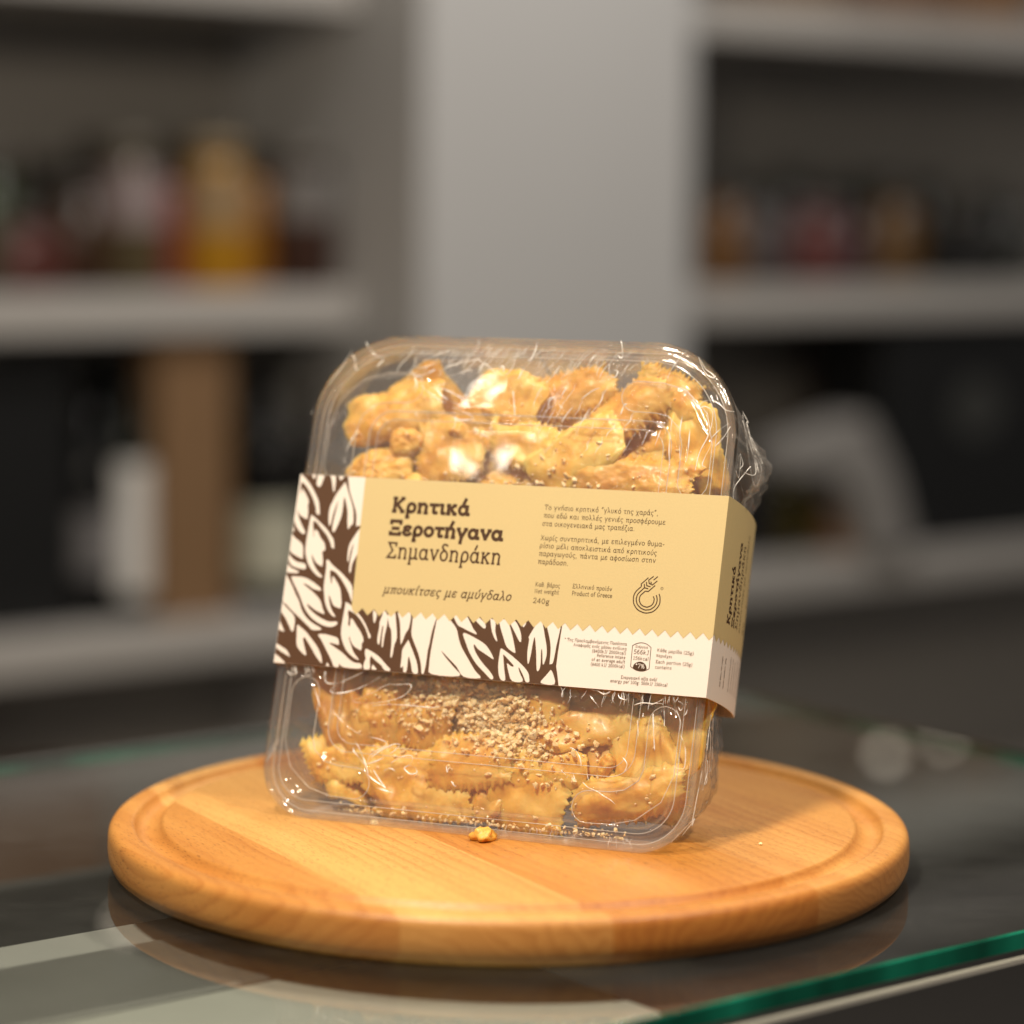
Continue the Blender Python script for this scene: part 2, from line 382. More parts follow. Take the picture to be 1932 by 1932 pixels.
for ln in LINES:
    n_ = len(ln); vs = []; fs = []
    for i in range(n_):
        p = Vector(ln[i]); t = (Vector(ln[(i + 1) % n_]) - Vector(ln[i - 1])).normalized(); a = t.cross(Vector((0, 1, 0))).normalized(); b_ = t.cross(a)
        w_ = .00016 + .00007 * noise.noise(p * 70)
        for k in range(5): vs.append(p + a * (w_ * math.cos(k * 1.2566)) + b_ * (w_ * math.sin(k * 1.2566)))
    for i in range(n_):
        for k in range(5): fs.append((i * 5 + k, i * 5 + (k + 1) % 5, ((i + 1) % n_) * 5 + (k + 1) % 5, ((i + 1) % n_) * 5 + k))
    ML.add(vs, fs)
lid_o = mb.build('lid', M_lid, pack, True); ML.build('lid_edge_highlight', M_lid_highlight, lid_o, True)
# tray: tapered so that its lower wall lies flat on the board
def tray_ring(d, grow=0, flute=True):
    k = (d - .004) / .048; h = .0105 * k
    vb = max(.0012, TAN * d + .0004) - grow * .25
    ring = rr_ring(UL + h - grow, UR - h + grow, vb, VT - .0150 * k + grow, RT_ + grow, RB_ + grow, 60, 14)
    out = []
    for i, (u, v) in enumerate(ring):
        if flute and .008 < d < .046:
            a = .0006 * math.sin(math.pi * (d - .008) / .038) * (1 + math.cos(2 * math.pi * (u + v) / .0085)) / 2
            cu = 0 if abs(u) < UR - h - .004 else (1 if u > 0 else -1)
            u -= cu * a
        out.append((u, d, v))
    return out
mb = MB()
loft(mb, [[(u * 1.0, .0026, v) for u, v in rr_ring(UL, UR, VB, VT, RT_, RB_, 60, 14)], [(u, .0042, v) for u, v in rr_ring(UL + .0002, UR - .0002, VB + .0004, VT - .0002, RT_, RB_, 60, 14)],
          [(u, .0048, v) for u, v in rr_ring(UL + .0028, UR - .0028, VB + .0026, VT - .0028, RT_ - .002, RB_ - .002, 60, 14)]] +
     [[(u + (-.0015 if u > 0 else .0015), d, v) for u, d, v in tray_ring(.006 + .0022 * k)] for k in range(21)] +
     [[(u * .95, .0518, .02 + (v - .02) * .95 + .004) for u, d, v in tray_ring(.0518, 0, False)]], 0, True)
mb.build('tray', M_tray, pack, True)
# cling film: front sheet, wrap-around sides, crumpled bunches on the right
def film_d(u, v, x):
    d = .0007 + .00030 * noise.noise((u * 40, v * 40, 7)) + .00016 * noise.noise((u * 130, v * 130, 2))
    d += .0022 * (1 - sst(0, .0045, x)) ** 2
    return max(.00042, d)
rings = []
fi = [0, .0006, .0013, .002, .003, .004, .005] + [.005 + .0025 * k for k in range(1, 31)] + [.082, .0838]
for x in fi:
    ring = rr_ring(UL - .0004 + x, UR + .0004 - x, VB - .0006 + x, VT + .0005 - x, max(RT_ - x, .0006), max(RB_ - x, .0006), 60, 14)
    rings.append([(u, film_d(u, v, x), v) for u, v in ring])
mb = MB(); loft(mb, rings, 0, True)
rings = []
for k in range(27):
    d = .0028 + .0019 * k; ring = []
    base = tray_ring(max(d, .004), .0012, False)
    for (u, dd, v) in base:
        if d < .005: w = 0
        else: w = sst(.005, .018, d)
        side = sst(.052, .066, u)
        amp = w * side * (.0075 * math.exp(-((v - .147) / .017) ** 2) + .0022 * math.exp(-((v - .03) / .02) ** 2) + .0006)
        nz = noise.noise((u * 90, d * 120, v * 110)) + .6 * noise.noise((u * 210, d * 260, v * 240)) + .3 * noise.noise((3, d * 520, v * 520))
        g = amp * (.85 + .75 * nz) + w * .0004 * nz
        if v < .01: g = min(g, .0002)
        gu = g if u > 0 else -abs(g) * .4
        ring.append((u + gu, d if k else .0029, max(v, TAN * d - .0001)))
    rings.append(ring)
loft(mb, rings, 0, True)
film = mb.build('film_wrap', M_film, pack, True)
LEAF= [[(-873,1322),(-859,1322),(-837,1299),(-811,1273),(-784,1237),(-767,1208),(-757,1163),(-760,1161),(-771,1165),(-777,1187),(-791,1217),(-812,1248),(-833,1272),(-852,1284),(-854,1268),(-850,1239),(-848,1240),(-848,1251),(-845,1258),(-832,1244),(-817,1223),(-810,1208),(-812,1195),(-807,1171),(-806,1143),(-809,1141),(-824,1147),(-836,1153),(-845,1161),(-851,1173),(-852,1168),(-842,1144),(-828,1120),(-808,1091),(-812,1082),(-825,1087),(-845,1106),(-861,1133),(-871,1150),(-871,1187),(-872,1230),(-871,1273)],[(-792,1158),(-781,1153),(-757,1136),(-720,1108),(-695,1081),(-683,1066),(-676,1038),(-679,1034),(-687,1037),(-695,1055),(-714,1083),(-742,1109),(-763,1129),(-777,1136),(-779,1122),(-774,1103),(-770,1076),(-768,1078),(-769,1097),(-764,1101),(-753,1094),(-739,1072),(-721,1054),(-714,1037),(-713,1024),(-723,1019),(-720,1002),(-715,982),(-715,962),(-721,963),(-738,971),(-750,983),(-763,1002),(-766,1003),(-761,987),(-750,965),(-733,944),(-710,924),(-713,919),(-730,924),(-754,943),(-776,969),(-791,1002),(-796,1027),(-797,1062),(-795,1102),(-794,1137)],[(-701,982),(-695,989),(-672,969),(-640,948),(-615,929),(-579,893),(-571,837),(-575,840),(-587,863),(-603,887),(-627,917),(-652,940),(-666,947),(-676,950),(-679,941),(-677,929),(-668,900),(-665,902),(-666,921),(-663,926),(-650,912),(-634,892),(-624,873),(-617,844),(-613,825),(-614,806),(-618,806),(-643,814),(-656,832),(-668,853),(-669,846),(-663,824),(-652,800),(-632,775),(-635,772),(-648,778),(-668,799),(-683,828),(-691,859),(-696,881),(-697,918),(-697,955)],[(-596,831),(-589,829),(-570,818),(-561,799),(-538,791),(-520,775),(-501,752),(-485,726),(-474,710),(-475,701),(-481,701),(-487,714),(-502,740),(-524,767),(-549,788),(-577,800),(-581,793),(-575,769),(-573,747),(-568,739),(-565,745),(-566,764),(-563,771),(-552,761),(-536,742),(-521,726),(-505,703),(-501,686),(-506,679),(-504,664),(-507,653),(-518,657),(-538,667),(-553,685),(-561,702),(-561,692),(-549,668),(-535,643),(-511,619),(-513,616),(-537,626),(-567,650),(-588,683),(-598,714),(-599,752),(-597,794)],[(-484,660),(-465,653),(-431,636),(-404,614),(-374,587),(-397,585),(-415,603),(-439,618),(-456,631),(-460,635),(-464,626),(-463,612),(-460,585),(-485,585),(-485,610),(-481,622),(-487,639),(-488,656)],[(-450,603),(-441,596),(-431,585),(-451,585),(-451,598)],[(-811,1326),(-796,1326),(-799,1301),(-803,1300),(-812,1313)],[(-788,1327),(-761,1328),(-763,1295),(-769,1274),(-776,1269),(-788,1280),(-788,1302)],[(-735,1328),(-715,1329),(-709,1301),(-708,1257),(-713,1255),(-725,1295)],[(-698,1330),(-677,1330),(-683,1303),(-689,1299),(-694,1306)],[(-668,1294),(-661,1280),(-645,1246),(-625,1205),(-616,1176),(-611,1135),(-620,1126),(-626,1113),(-630,1114),(-636,1143),(-641,1179),(-653,1214),(-662,1234),(-664,1223),(-663,1178),(-667,1148),(-678,1113),(-685,1098),(-690,1097),(-695,1110),(-694,1147),(-689,1187),(-687,1219),(-690,1212),(-700,1166),(-705,1124),(-711,1124),(-717,1151),(-718,1188),(-710,1213),(-698,1244),(-679,1275)],[(-660,1332),(-580,1332),(-576,1148),(-592,1126),(-597,1127),(-603,1172),(-620,1210),(-644,1259),(-656,1303)],[(-578,1117),(-571,1045),(-579,1010),(-591,980),(-593,946),(-598,946),(-601,959),(-601,996),(-597,1053),(-599,1053),(-606,1026),(-608,990),(-613,990),(-616,1023),(-613,1055),(-601,1080),(-586,1108)],[(-869,1111),(-866,1111),(-854,1093),(-856,1088),(-870,1096)],[(-871,1082),(-866,1079),(-844,1064),(-810,1039),(-802,989),(-807,987),(-833,997),(-872,1018)],[(-869,1000),(-865,1001),(-848,987),(-824,973),(-791,968),(-783,953),(-787,946),(-815,949),(-846,959),(-873,983)],[(-871,962),(-867,962),(-844,948),(-813,937),(-814,930),(-841,929),(-872,933)],[(-870,919),(-866,920),(-849,906),(-827,875),(-809,846),(-792,823),(-777,792),(-756,766),(-726,744),(-685,725),(-687,718),(-719,716),(-737,728),(-774,755),(-813,782),(-844,807),(-871,823)],[(-838,915),(-809,916),(-777,913),(-742,898),(-712,880),(-707,873),(-709,868),(-738,873),(-764,886),(-781,891),(-782,888),(-760,874),(-736,859),(-708,836),(-697,819),(-690,803),(-678,781),(-686,781),(-715,791),(-738,804),(-753,813),(-755,809),(-742,794),(-712,774),(-680,759),(-655,752),(-638,753),(-623,754),(-618,746),(-631,736),(-649,732),(-679,737),(-714,752),(-744,774),(-770,805),(-790,840),(-810,869),(-833,902)],[(-868,814),(-864,813),(-839,793),(-801,760),(-797,714),(-802,704),(-808,709),(-838,753),(-871,780)],[(-870,743),(-865,742),(-837,705),(-841,702),(-869,711)],[(-781,731),(-766,721),(-741,704),(-707,672),(-685,649),(-666,618),(-660,596),(-664,594),(-688,617),(-714,649),(-740,679),(-748,686),(-752,676),(-742,650),(-731,624),(-736,618),(-772,648),(-781,691),(-785,727)],[(-871,655),(-866,654),(-837,643),(-813,630),(-798,610),(-800,608),(-834,623),(-872,639)],[(-870,613),(-865,614),(-841,603),(-819,587),(-816,578),(-870,577)],[(-687,702),(-666,703),(-636,699),(-608,691),(-600,670),(-605,667),(-632,672),(-640,670),(-619,658),(-579,637),(-549,615),(-523,604),(-499,602),(-498,584),(-568,584),(-588,596),(-588,584),(-608,584),(-622,607),(-649,644),(-676,681),(-691,697)],[(-638,597),(-628,584),(-640,584)],[(-478,809),(-461,793),(-464,763),(-469,763),(-475,785)],[(-433,813),(-414,789),(-414,778),(-413,753),(-417,717),(-418,688),(-418,673),(-423,673),(-425,691),(-427,721),(-427,749),(-432,748),(-433,720),(-434,683),(-441,684),(-445,703),(-443,749),(-445,761),(-439,787)],[(-413,780),(-412,797),(-390,809),(-377,766),(-366,712),(-372,683),(-375,640),(-382,639),(-385,690),(-393,736),(-403,752)],[(-376,804),(-365,809),(-324,807),(-322,753),(-333,729),(-343,692),(-348,693),(-357,746),(-364,775)],[(-312,812),(-213,815),(-218,789),(-227,743),(-231,693),(-234,668),(-234,622),(-238,586),(-247,586),(-254,618),(-271,659),(-299,707),(-309,731),(-311,760)],[(-211,813),(-175,815),(-163,795),(-131,762),(-115,722),(-99,692),(-69,653),(-34,610),(-9,585),(-77,585),(-109,619),(-149,651),(-179,674),(-158,650),(-122,618),(-94,586),(-207,585),(-220,617),(-221,673),(-219,710),(-214,790)],[(-318,706),(-307,687),(-286,651),(-270,619),(-262,584),(-283,585),(-294,615),(-305,641),(-309,637),(-308,604),(-310,585),(-321,585),(-324,605),(-332,599),(-335,604),(-336,643),(-337,664),(-331,681)],[(-152,813),(-128,815),(-101,816),(-75,783),(-63,765),(-48,750),(-50,746),(-75,754),(-106,766),(-129,777)],[(-63,801),(-57,815),(-25,793),(-15,779),(-17,770),(-29,774)],[(-1,809),(21,798),(25,763),(37,731),(35,726),(22,742),(9,770)],[(32,809),(70,807),(76,793),(89,765),(102,731),(114,695),(111,688),(79,707),(61,741),(46,773)],[(80,796),(83,810),(101,803),(117,782),(128,758),(132,735),(129,729),(121,737),(104,762)],[(128,805),(140,814),(142,798),(135,785),(131,789)],[(189,811),(205,808),(223,756),(235,716),(238,684),(232,655),(227,658),(221,695),(217,709),(215,702),(219,654),(216,632),(207,632),(197,693),(184,751),(179,728),(177,691),(173,655),(168,656),(162,694),(163,740),(160,750),(174,781)],[(219,811),(276,815),(272,727),(267,665),(258,657),(254,660),(252,705),(244,745)],[(-100,746),(-89,746),(-45,729),(-9,711),(14,688),(31,664),(29,659),(-4,676),(-33,691),(-49,706),(-53,702),(-40,676),(-11,643),(22,614),(39,595),(40,585),(30,585),(5,605),(-34,637),(-66,676),(-84,708),(-100,738)],[(59,700),(72,694),(106,674),(149,644),(174,620),(182,600),(183,585),(170,585),(159,604),(139,633),(135,632),(144,613),(158,585),(116,584),(98,616),(88,644),(91,646),(106,637),(116,639),(99,655),(70,678),(71,665),(80,623),(89,585),(72,585),(60,607),(54,641),(54,674),(55,697)],[(262,636),(273,621),(283,584),(229,585),(244,611)]]
BROWN_EDGE= [(287, 822), (285, 808), (283, 760), (281, 699), (281, 650), (290, 618), (299, 582)]
TEXTS= [('Κρητικά', (-456, 1184), (-141, 1186), 4.21414, 0.3, 0), ('Ξεροτήγανα', (-454, 1096), (6, 1098), 4.21414, 0.3, 0), ('Σημανδηράκη', (-453, 1009), (10, 1010), 4.21414, 0.17, 0), ('μπουκίτσες με αμύγδαλο', (-447, 874), (69, 878), 2.5, 0.17, 0.22), ('Το γνήσιο κρητικό “γλυκό της χαράς”,', (159, 1228), (602, 1229), 1.43, 0.17, 0), ('που εδώ και πολλές γενιές προσφέρουμε', (159, 1198), (633, 1197), 1.43, 0.17, 0), ('στα οικογενειακά μας τραπέζια.', (158, 1167), (519, 1167), 1.43, 0.17, 0), ('Χωρίς συντηρητικά, με επιλεγμένο θυμα-', (158, 1113), (640, 1116), 1.43, 0.17, 0), ('ρίσιο μέλι αποκλειστικά από κρητικούς', (158, 1084), (614, 1082), 1.43, 0.17, 0), ('παραγωγούς, πάντα με αφοσίωση στην', (159, 1054), (614, 1054), 1.43, 0.17, 0), ('παράδοση.', (159, 1024), (279, 1023), 1.43, 0.17, 0), ('Καθ. βάρος', (160, 939), (257, 939), 1.214, 0.17, 0), ('Net weight', (160, 914), (256, 914), 1.214, 0.17, 0), ('Ελληνικό προϊόν', (307, 941), (460, 940), 1.214, 0.17, 0), ('Product of Greece', (307, 915), (463, 915), 1.214, 0.17, 0), ('240g', (159, 877), (223, 876), 1.43, 0.18, 0), ('* Της Προσλαμβανόμενης Ποσότητα', (301, 746), (542, 745), 1.08, 0.12, 0), ('Αναφοράς ενός μέσου ενήλικα', (338, 729), (543, 728), 1.08, 0.12, 0), ('(8400kJ/ 2000kcal)', (413, 711), (542, 712), 1.08, 0.12, 0), ('Reference intake', (433, 696), (542, 696), 1.08, 0.12, 0), ('of an average adult', (415, 680), (543, 680), 1.08, 0.12, 0), ('(8400 kJ/ 2000kcal)', (414, 662), (543, 663), 1.08, 0.12, 0), ('Ενέργεια', (576, 741), (623, 740), 0.8640000000000001, 0.12, 0), ('566kJ', (572, 718), (629, 717), 1.4580000000000002, 0.12, 0), ('156kcal', (572, 697), (631, 696), 1.1340000000000001, 0.12, 0), ('Κάθε μερίδα (25g)', (659, 732), (797, 729), 1.08, 0.12, 0), ('περιέχει', (658, 713), (718, 712), 1.08, 0.12, 0), ('Each portion (25g)', (659, 690), (797, 688), 1.08, 0.12, 0), ('contains', (659, 670), (721, 671), 1.08, 0.12, 0), ('Ενεργειακή αξία ανά/', (535, 624), (672, 625), 1.08, 0.12, 0), ('energy per 100g: 566kJ/ 156kcal', (496, 608), (713, 608), 1.08, 0.12, 0)]
BADGE= {'top': [(564, 747), (579, 756), (598, 760), (618, 756), (635, 745)], 'bot': [(637, 668), (620, 659), (602, 657), (584, 661), (566, 671)], 'dome': [(575, 666), (577, 678), (587, 687), (601, 691), (615, 687), (624, 678), (628, 666), (620, 659), (602, 657), (586, 660)], 'pct': [(584, 667), (619, 666)]}
EMB= [[(594,999),(569,974),(571,965)],[(613,1005),(596,990),(599,978),(612,973),(629,989)],[(629,1005),(614,991)],[(588,983),(591,969),(606,966)],[(581,975),(583,961)],[(598,958),(583,961)],[(623,972),(599,948),(588,949)],[(571,965),(557,951),(552,944),(548,936),(546,928),(546,919),(547,911),(549,902),(553,895),(559,887),(565,881),(573,876),(581,873),(590,870),(599,869),(608,870),(616,872),(624,875),(631,880),(637,886),(642,893),(646,901),(648,909),(648,917),(647,926),(645,934),(641,942)],[(583,961),(566,943),(562,938),(559,932),(558,926),(557,919),(558,913),(560,906),(563,900),(567,895),(573,890),(578,886),(585,883),(591,881),(598,880),(605,881),(612,882),(618,885),(623,889),(628,893),(632,899),(635,905),(636,911),(637,918),(636,924),(634,931),(631,937)],[(588,949),(575,936),(572,932),(570,928),(569,924),(569,919),(569,914),(571,910),(573,905),(576,901),(579,898),(584,895),(588,893),(593,892),(598,891),(603,891),(608,893),(612,895),(616,897),(619,900),(622,904),(624,909),(625,913),(625,918),(625,923),(623,927),(621,932)]]
REG= [(650, 962), (656, 962)]
CREASE_GLINTS = [[(-667,1850),(-651,1827),(-614,1795),(-579,1786),(-597,1763),(-607,1748)],[(-719,1798),(-703,1778),(-696,1748),(-686,1731)],[(-462,1741),(-440,1716),(-430,1687),(-429,1658)],[(-441,1719),(-411,1725),(-381,1738),(-362,1750)],[(-462,1741),(-412,1781),(-354,1809),(-285,1838)],[(-418,1693),(-383,1665),(-329,1632),(-264,1605),(-213,1587),(-179,1568),(-196,1559),(-239,1557),(-256,1568),(-247,1548),(-257,1513)],[(-344,1672),(-312,1644),(-266,1623),(-228,1613),(-201,1614),(-219,1633),(-258,1652),(-310,1673),(-341,1675)],[(-343,1731),(-322,1755),(-276,1774),(-230,1798),(-198,1834),(-198,1875)],[(-343,1731),(-306,1726),(-258,1739),(-211,1752),(-220,1729),(-260,1704),(-302,1697),(-337,1690)],[(-201,1701),(-183,1724),(-166,1777),(-133,1761),(-106,1738),(-81,1754),(-86,1771),(-108,1750)],[(-16,1721),(-6,1759),(13,1794),(31,1806)],[(-439,1751),(-403,1758),(-350,1777)],[(-689,1372),(-684,1419),(-666,1467),(-655,1497)],[(-857,1553),(-839,1601),(-800,1680),(-758,1741),(-719,1819)],[(-280,1762),(-246,1780),(-193,1794),(-166,1777)],[(-171,1505),(-134,1504),(-102,1491)],[(-417,1559),(-414,1576),(-406,1556)],[(573,1744),(583,1778),(607,1819),(637,1856)],[(683,1832),(702,1793),(722,1766),(752,1753),(745,1767),(714,1788),(693,1821)],[(622,1721),(658,1685),(689,1658),(707,1634),(725,1646),(749,1638),(763,1617),(762,1572),(751,1527),(729,1471),(720,1404)],[(703,1642),(723,1665),(756,1669),(787,1654),(811,1635),(846,1631)],[(762,1522),(770,1506),(753,1460),(745,1427),(760,1419)],[(828,1586),(797,1562),(767,1528)],[(835,1575),(812,1530),(783,1495)],[(609,1594),(609,1543),(612,1476),(622,1410)],[(647,1606),(645,1556),(650,1489),(665,1412)],[(682,1558),(684,1491),(682,1435)],[(178,1565),(203,1606),(244,1653),(286,1689),(314,1701)],[(241,1514),(256,1563),(283,1621)],[(130,1615),(119,1631),(125,1655),(143,1652),(143,1629),(133,1618)],[(-120,1738),(-93,1762),(-89,1774),(-101,1773),(-116,1750),(-83,1731),(-50,1758),(-39,1804),(-35,1862)],[(-16,1724),(3,1765),(32,1818),(43,1870)],[(340,1793),(345,1754),(367,1743),(376,1766),(358,1771)],[(368,1828),(387,1818),(381,1863),(373,1886)],[(65,1661),(84,1693),(125,1746),(144,1781)],[(178,1616),(157,1639),(175,1685),(198,1731)],[(408,1603),(416,1637),(427,1643)],[(471,1521),(480,1560)],[(504,1488),(520,1540)],[(555,1491),(571,1553)],[(-31,1678),(-21,1632),(-10,1581)],[(129,1712),(136,1684)],[(288,1769),(293,1820),(310,1872)],[(251,1779),(280,1831)],[(-467,585),(-535,546),(-600,520),(-636,525),(-647,561)],[(-415,560),(-464,527),(-528,496),(-583,484),(-610,490),(-599,509),(-556,531)],[(-517,461),(-474,480),(-432,501),(-385,531),(-341,536),(-290,540),(-288,520),(-317,492),(-371,472),(-426,460),(-476,456),(-514,458)],[(-430,449),(-358,460),(-273,462),(-190,462),(-131,478)],[(-590,416),(-557,390),(-507,357),(-452,336),(-389,328),(-353,316),(-362,300),(-388,284),(-413,262),(-420,235)],[(-486,315),(-462,288),(-440,254),(-424,225),(-408,190)],[(-480,292),(-483,276),(-457,253),(-431,229)],[(-425,230),(-388,243),(-356,261),(-316,291),(-300,315),(-330,310),(-371,286),(-407,257)],[(-408,190),(-389,176),(-352,159),(-334,150),(-367,183),(-391,212)],[(-323,244),(-290,267),(-252,278),(-239,266),(-248,245),(-267,228),(-242,210),(-216,217),(-227,237),(-258,239)],[(-349,211),(-328,223),(-299,215)],[(-698,520),(-668,475),(-643,424)],[(-725,539),(-685,547),(-649,539),(-644,561),(-636,527)],[(-370,147),(-338,140),(-304,135)],[(-102,253),(-95,228),(-92,244)],[(-75,199),(-61,183),(-53,181)],[(-803,554),(-783,540),(-761,549)],[(405,577),(429,576),(451,573),(473,564),(493,571),(502,584)],[(421,555),(452,525)],[(528,571),(538,554),(565,551),(567,572)],[(544,585),(552,565)],[(593,533),(623,543),(665,544),(701,545),(711,513),(717,464)],[(740,570),(756,527),(776,488),(778,449),(795,416),(807,382),(810,333),(802,318)],[(655,538),(680,550),(699,562)],[(633,507),(632,492)],[(669,510),(680,441),(691,377)],[(613,480),(626,416)],[(369,360),(394,352),(414,323),(424,289)],[(370,249),(389,271),(403,247),(385,261)],[(345,277),(369,259)],[(442,291),(456,247)],[(484,290),(491,255)],[(435,240),(459,223),(492,213),(520,198),(548,186),(568,173)],[(575,342),(594,319),(587,289)],[(757,561),(779,548),(771,528),(759,542)],[(799,555),(793,520),(784,509)]]
# ------------------------------------------------------------------ film crease glints (whitened strands laid along the folds)
def catmull(p, per=6, closed=False):
    if len(p) < 3: 
        a, b = p[0], p[-1]
        return [tuple(x + (y - x) * k / per for x, y in zip(a, b)) for k in range(per + 1)]
    out = []; n = len(p)
    for i in range(n - 1):
        p0, p1, p2, p3 = p[max(i - 1, 0)], p[i], p[i + 1], p[min(i + 2, n - 1)]
        for k in range(per):
            t = k / per
            out.append(tuple(.5 * (2 * b + (-a + c_) * t + (2 * a - 5 * b + 4 * c_ - d_) * t * t + (-a + 3 * b - 3 * c_ + d_) * t ** 3) for a, b, c_, d_ in zip(p0, p1, p2, p3)))
    out.append(tuple(p[-1])); return out
def tube(mb, pts, rad, seg=5, mi=0):
    pts = [Vector(p) for p in pts]; vs = []; fs = []; n = len(pts)
    for i, p in enumerate(pts):
        t = (pts[min(i + 1, n - 1)] - pts[max(i - 1, 0)])
        if t.length < 1e-9: t = Vector((1, 0, 0))
        t.normalize(); a = t.cross(Vector((0, 1, 0)))
        if a.length < 1e-3: a = t.cross(Vector((1, 0, 0)))
        a.normalize(); b = t.cross(a); r = rad(i / (n - 1)) if callable(rad) else rad
        for k in range(seg):
            w = 2 * math.pi * k / seg; vs.append(p + a * (r * math.cos(w)) + b * (r * math.sin(w)))
    for i in range(n - 1):
        for k in range(seg):
            k2 = (k + 1) % seg; fs.append((i * seg + k, i * seg + k2, (i + 1) * seg + k2, (i + 1) * seg + k))
    fs += [tuple(range(seg - 1, -1, -1)), tuple((n - 1) * seg + k for k in range(seg))]
    mb.add(vs, fs, mi)
rnd = random.Random(4)
mb = MB()
for st in CREASE_GLINTS:
    p = [(u * 1e-4, .00058 + .0001 * rnd.random(), v * 1e-4) for u, v in st]
    w0 = rnd.uniform(.00018, .00036); ph = rnd.random() * 9
    tube(mb, catmull(p, 7), lambda t: w0 * (.25 + .75 * math.sin(math.pi * min(1, max(0, t))) ** .5) * (.75 + .4 * math.sin(ph + 9 * t)))
def rnd_stroke(u, v, du, dv, w, d=.0007):
    n = 4; p = []
    for k in range(n):
        t = k / (n - 1); p.append((u + du * t + rnd.uniform(-.0007, .0007), d + rnd.uniform(0, .0002), v + dv * t + rnd.uniform(-.0004, .0004)))
    tube(mb, catmull(p, 4), lambda t: w * (.3 + .7 * math.sin(math.pi * t)))
for k in range(64):                                            # combed little glint strands on the folds of the top edge
    u = -.046 + .094 * k / 63 + rnd.uniform(-.001, .001); h = rnd.uniform(.003, .011)
    vtop = .1862 - rnd.uniform(0, .004)
    rnd_stroke(u, vtop, -h * rnd.uniform(.45, .9), -h, rnd.uniform(.00007, .00017), .0016)
for k in range(26):                                            # whitened glint hatch over the upper right ridge
    u = rnd.uniform(.004, .052); v = rnd.uniform(.150, .172); h = rnd.uniform(.004, .010)
    rnd_stroke(u, v, -h * .5, -h, rnd.uniform(.00007, .00014))
for k in range(22):                                            # glints on folds squeezed out under the sleeve
    u = rnd.uniform(.03, .078); rnd_stroke(u, .0585, rnd.uniform(-.003, .002), -rnd.uniform(.003, .008), rnd.uniform(.00008, .0002))
for k in range(8):
    u = -.078 + .012 * rnd.random(); rnd_stroke(u, .0575, rnd.uniform(-.001, .001), -rnd.uniform(.002, .005), rnd.uniform(.00008, .00016))
for k in range(26):                                            # fine glints on pulled folds along the bottom lip
    u = rnd.uniform(.0, .07); rnd_stroke(u, .0062, rnd.uniform(-.001, .001), -rnd.uniform(.002, .0045), .00007, .0015)
for side, cnt in ((1, 20), (-1, 8)):                           # glint strands on folds running along the side walls
    for k in range(cnt):
        v0 = rnd.choice((rnd.uniform(.128, .172), rnd.uniform(.008, .055))) if side > 0 else rnd.uniform(.008, .16)
        d0 = rnd.uniform(.004, .034); p = []
        for q in range(5):
            d = min(.048, d0 + q * rnd.uniform(-.0012, .0030)); v = max(TAN * d + .003, v0 + q * rnd.uniform(-.004, .0045))
            kk = (d - .004) / .048; u = UR + .0016 - .0105 * kk
            if v > VT - RT_ - .008 * kk: u -= RT_ - math.sqrt(max(1e-9, RT_ ** 2 - min(RT_, v - VT + RT_ + .008 * kk) ** 2))
            vb_ = TAN * d
            if v < vb_ + RB_: u -= RB_ - math.sqrt(max(1e-9, RB_ ** 2 - (RB_ - max(0, v - vb_)) ** 2))
            if side > 0: u += sst(.005, .018, d) * (.0062 * math.exp(-((v - .147) / .017) ** 2) + .0018 * math.exp(-((v - .03) / .02) ** 2)) * rnd.uniform(.7, 1.25)
            p.append((u * side, d, v))
        w0 = rnd.uniform(.00010, .00022)
        tube(mb, catmull(p, 6), lambda t: w0 * (.3 + .7 * math.sin(math.pi * min(1, max(0, t)))))
mb.build('crease_glint', M_crease_glint, film, True)

# ------------------------------------------------------------------ cardboard sleeve and its print
SW, SV0, SV1, SD = .0862, .0580, .1316, .0535
sleeve = tag(empty('paper_sleeve', PLOC, PROT), 'yellow and cream card sleeve with brown leaf print and Greek lettering round the plastic pack', 'sleeve')
SIDE = []
for k in range(13):                                            # right side: springs out of the fold and curves back
    t = k / 12; a, b, q = Vector((SW, 0)), Vector((SW + .0022, .026)), Vector((SW - .0052, SD))
    SIDE.append(a * (1 - t) ** 2 + b * 2 * t * (1 - t) + q * t * t)
ACC = [0]
for k in range(12): ACC.append(ACC[-1] + (SIDE[k + 1] - SIDE[k]).length)
SLEN = ACC[-1]
def sheet(s, off=0.0):
    """point of the card at sheet distance s (s = u on the front), pushed out by off; returns (u, d)"""
    if s <= SW: return (s, -off)
    q = min(s - SW, SLEN - 1e-6); i = max(k for k in range(13) if ACC[k] <= q); t = (q - ACC[i]) / (ACC[i + 1] - ACC[i])
    p = SIDE[i].lerp(SIDE[i + 1], t)
    n0 = (SIDE[min(i + 1, 12)] - SIDE[max(i - 1, 0)]); n1 = (SIDE[min(i + 2, 12)] - SIDE[i]); tg = n0.lerp(n1, t).normalized()
    return (p.x + tg.y * off, p.y - tg.x * off)
LAY = .00003
def P3(s, v, lay): 
    u, d = sheet(s, LAY * lay); return (u, d, v)
sec = [(s, 0.0) for s in [-SW + 2 * SW * k / 10 for k in range(11)]] + [tuple(q) for q in SIDE[1:]]
back = [(-u, d) for u, d in reversed([tuple(q) for q in SIDE[1:]])]
sec = sec + back
mb = MB(); n = len(sec); T_ = .00042; inner = []
for i in range(n):
    a, b, q = Vector(sec[i - 1]), Vector(sec[i]), Vector(sec[(i + 1) % n])
    t = ((b - a).normalized() + (q - b).normalized()).normalized(); inner.append((b.x - t.y * T_, b.y + t.x * T_))
vs = [(u, d, SV0) for u, d in sec] + [(u, d, SV1) for u, d in sec] + [(u, d, SV0) for u, d in inner] + [(u, d, SV1) for u, d in inner]
fs = []
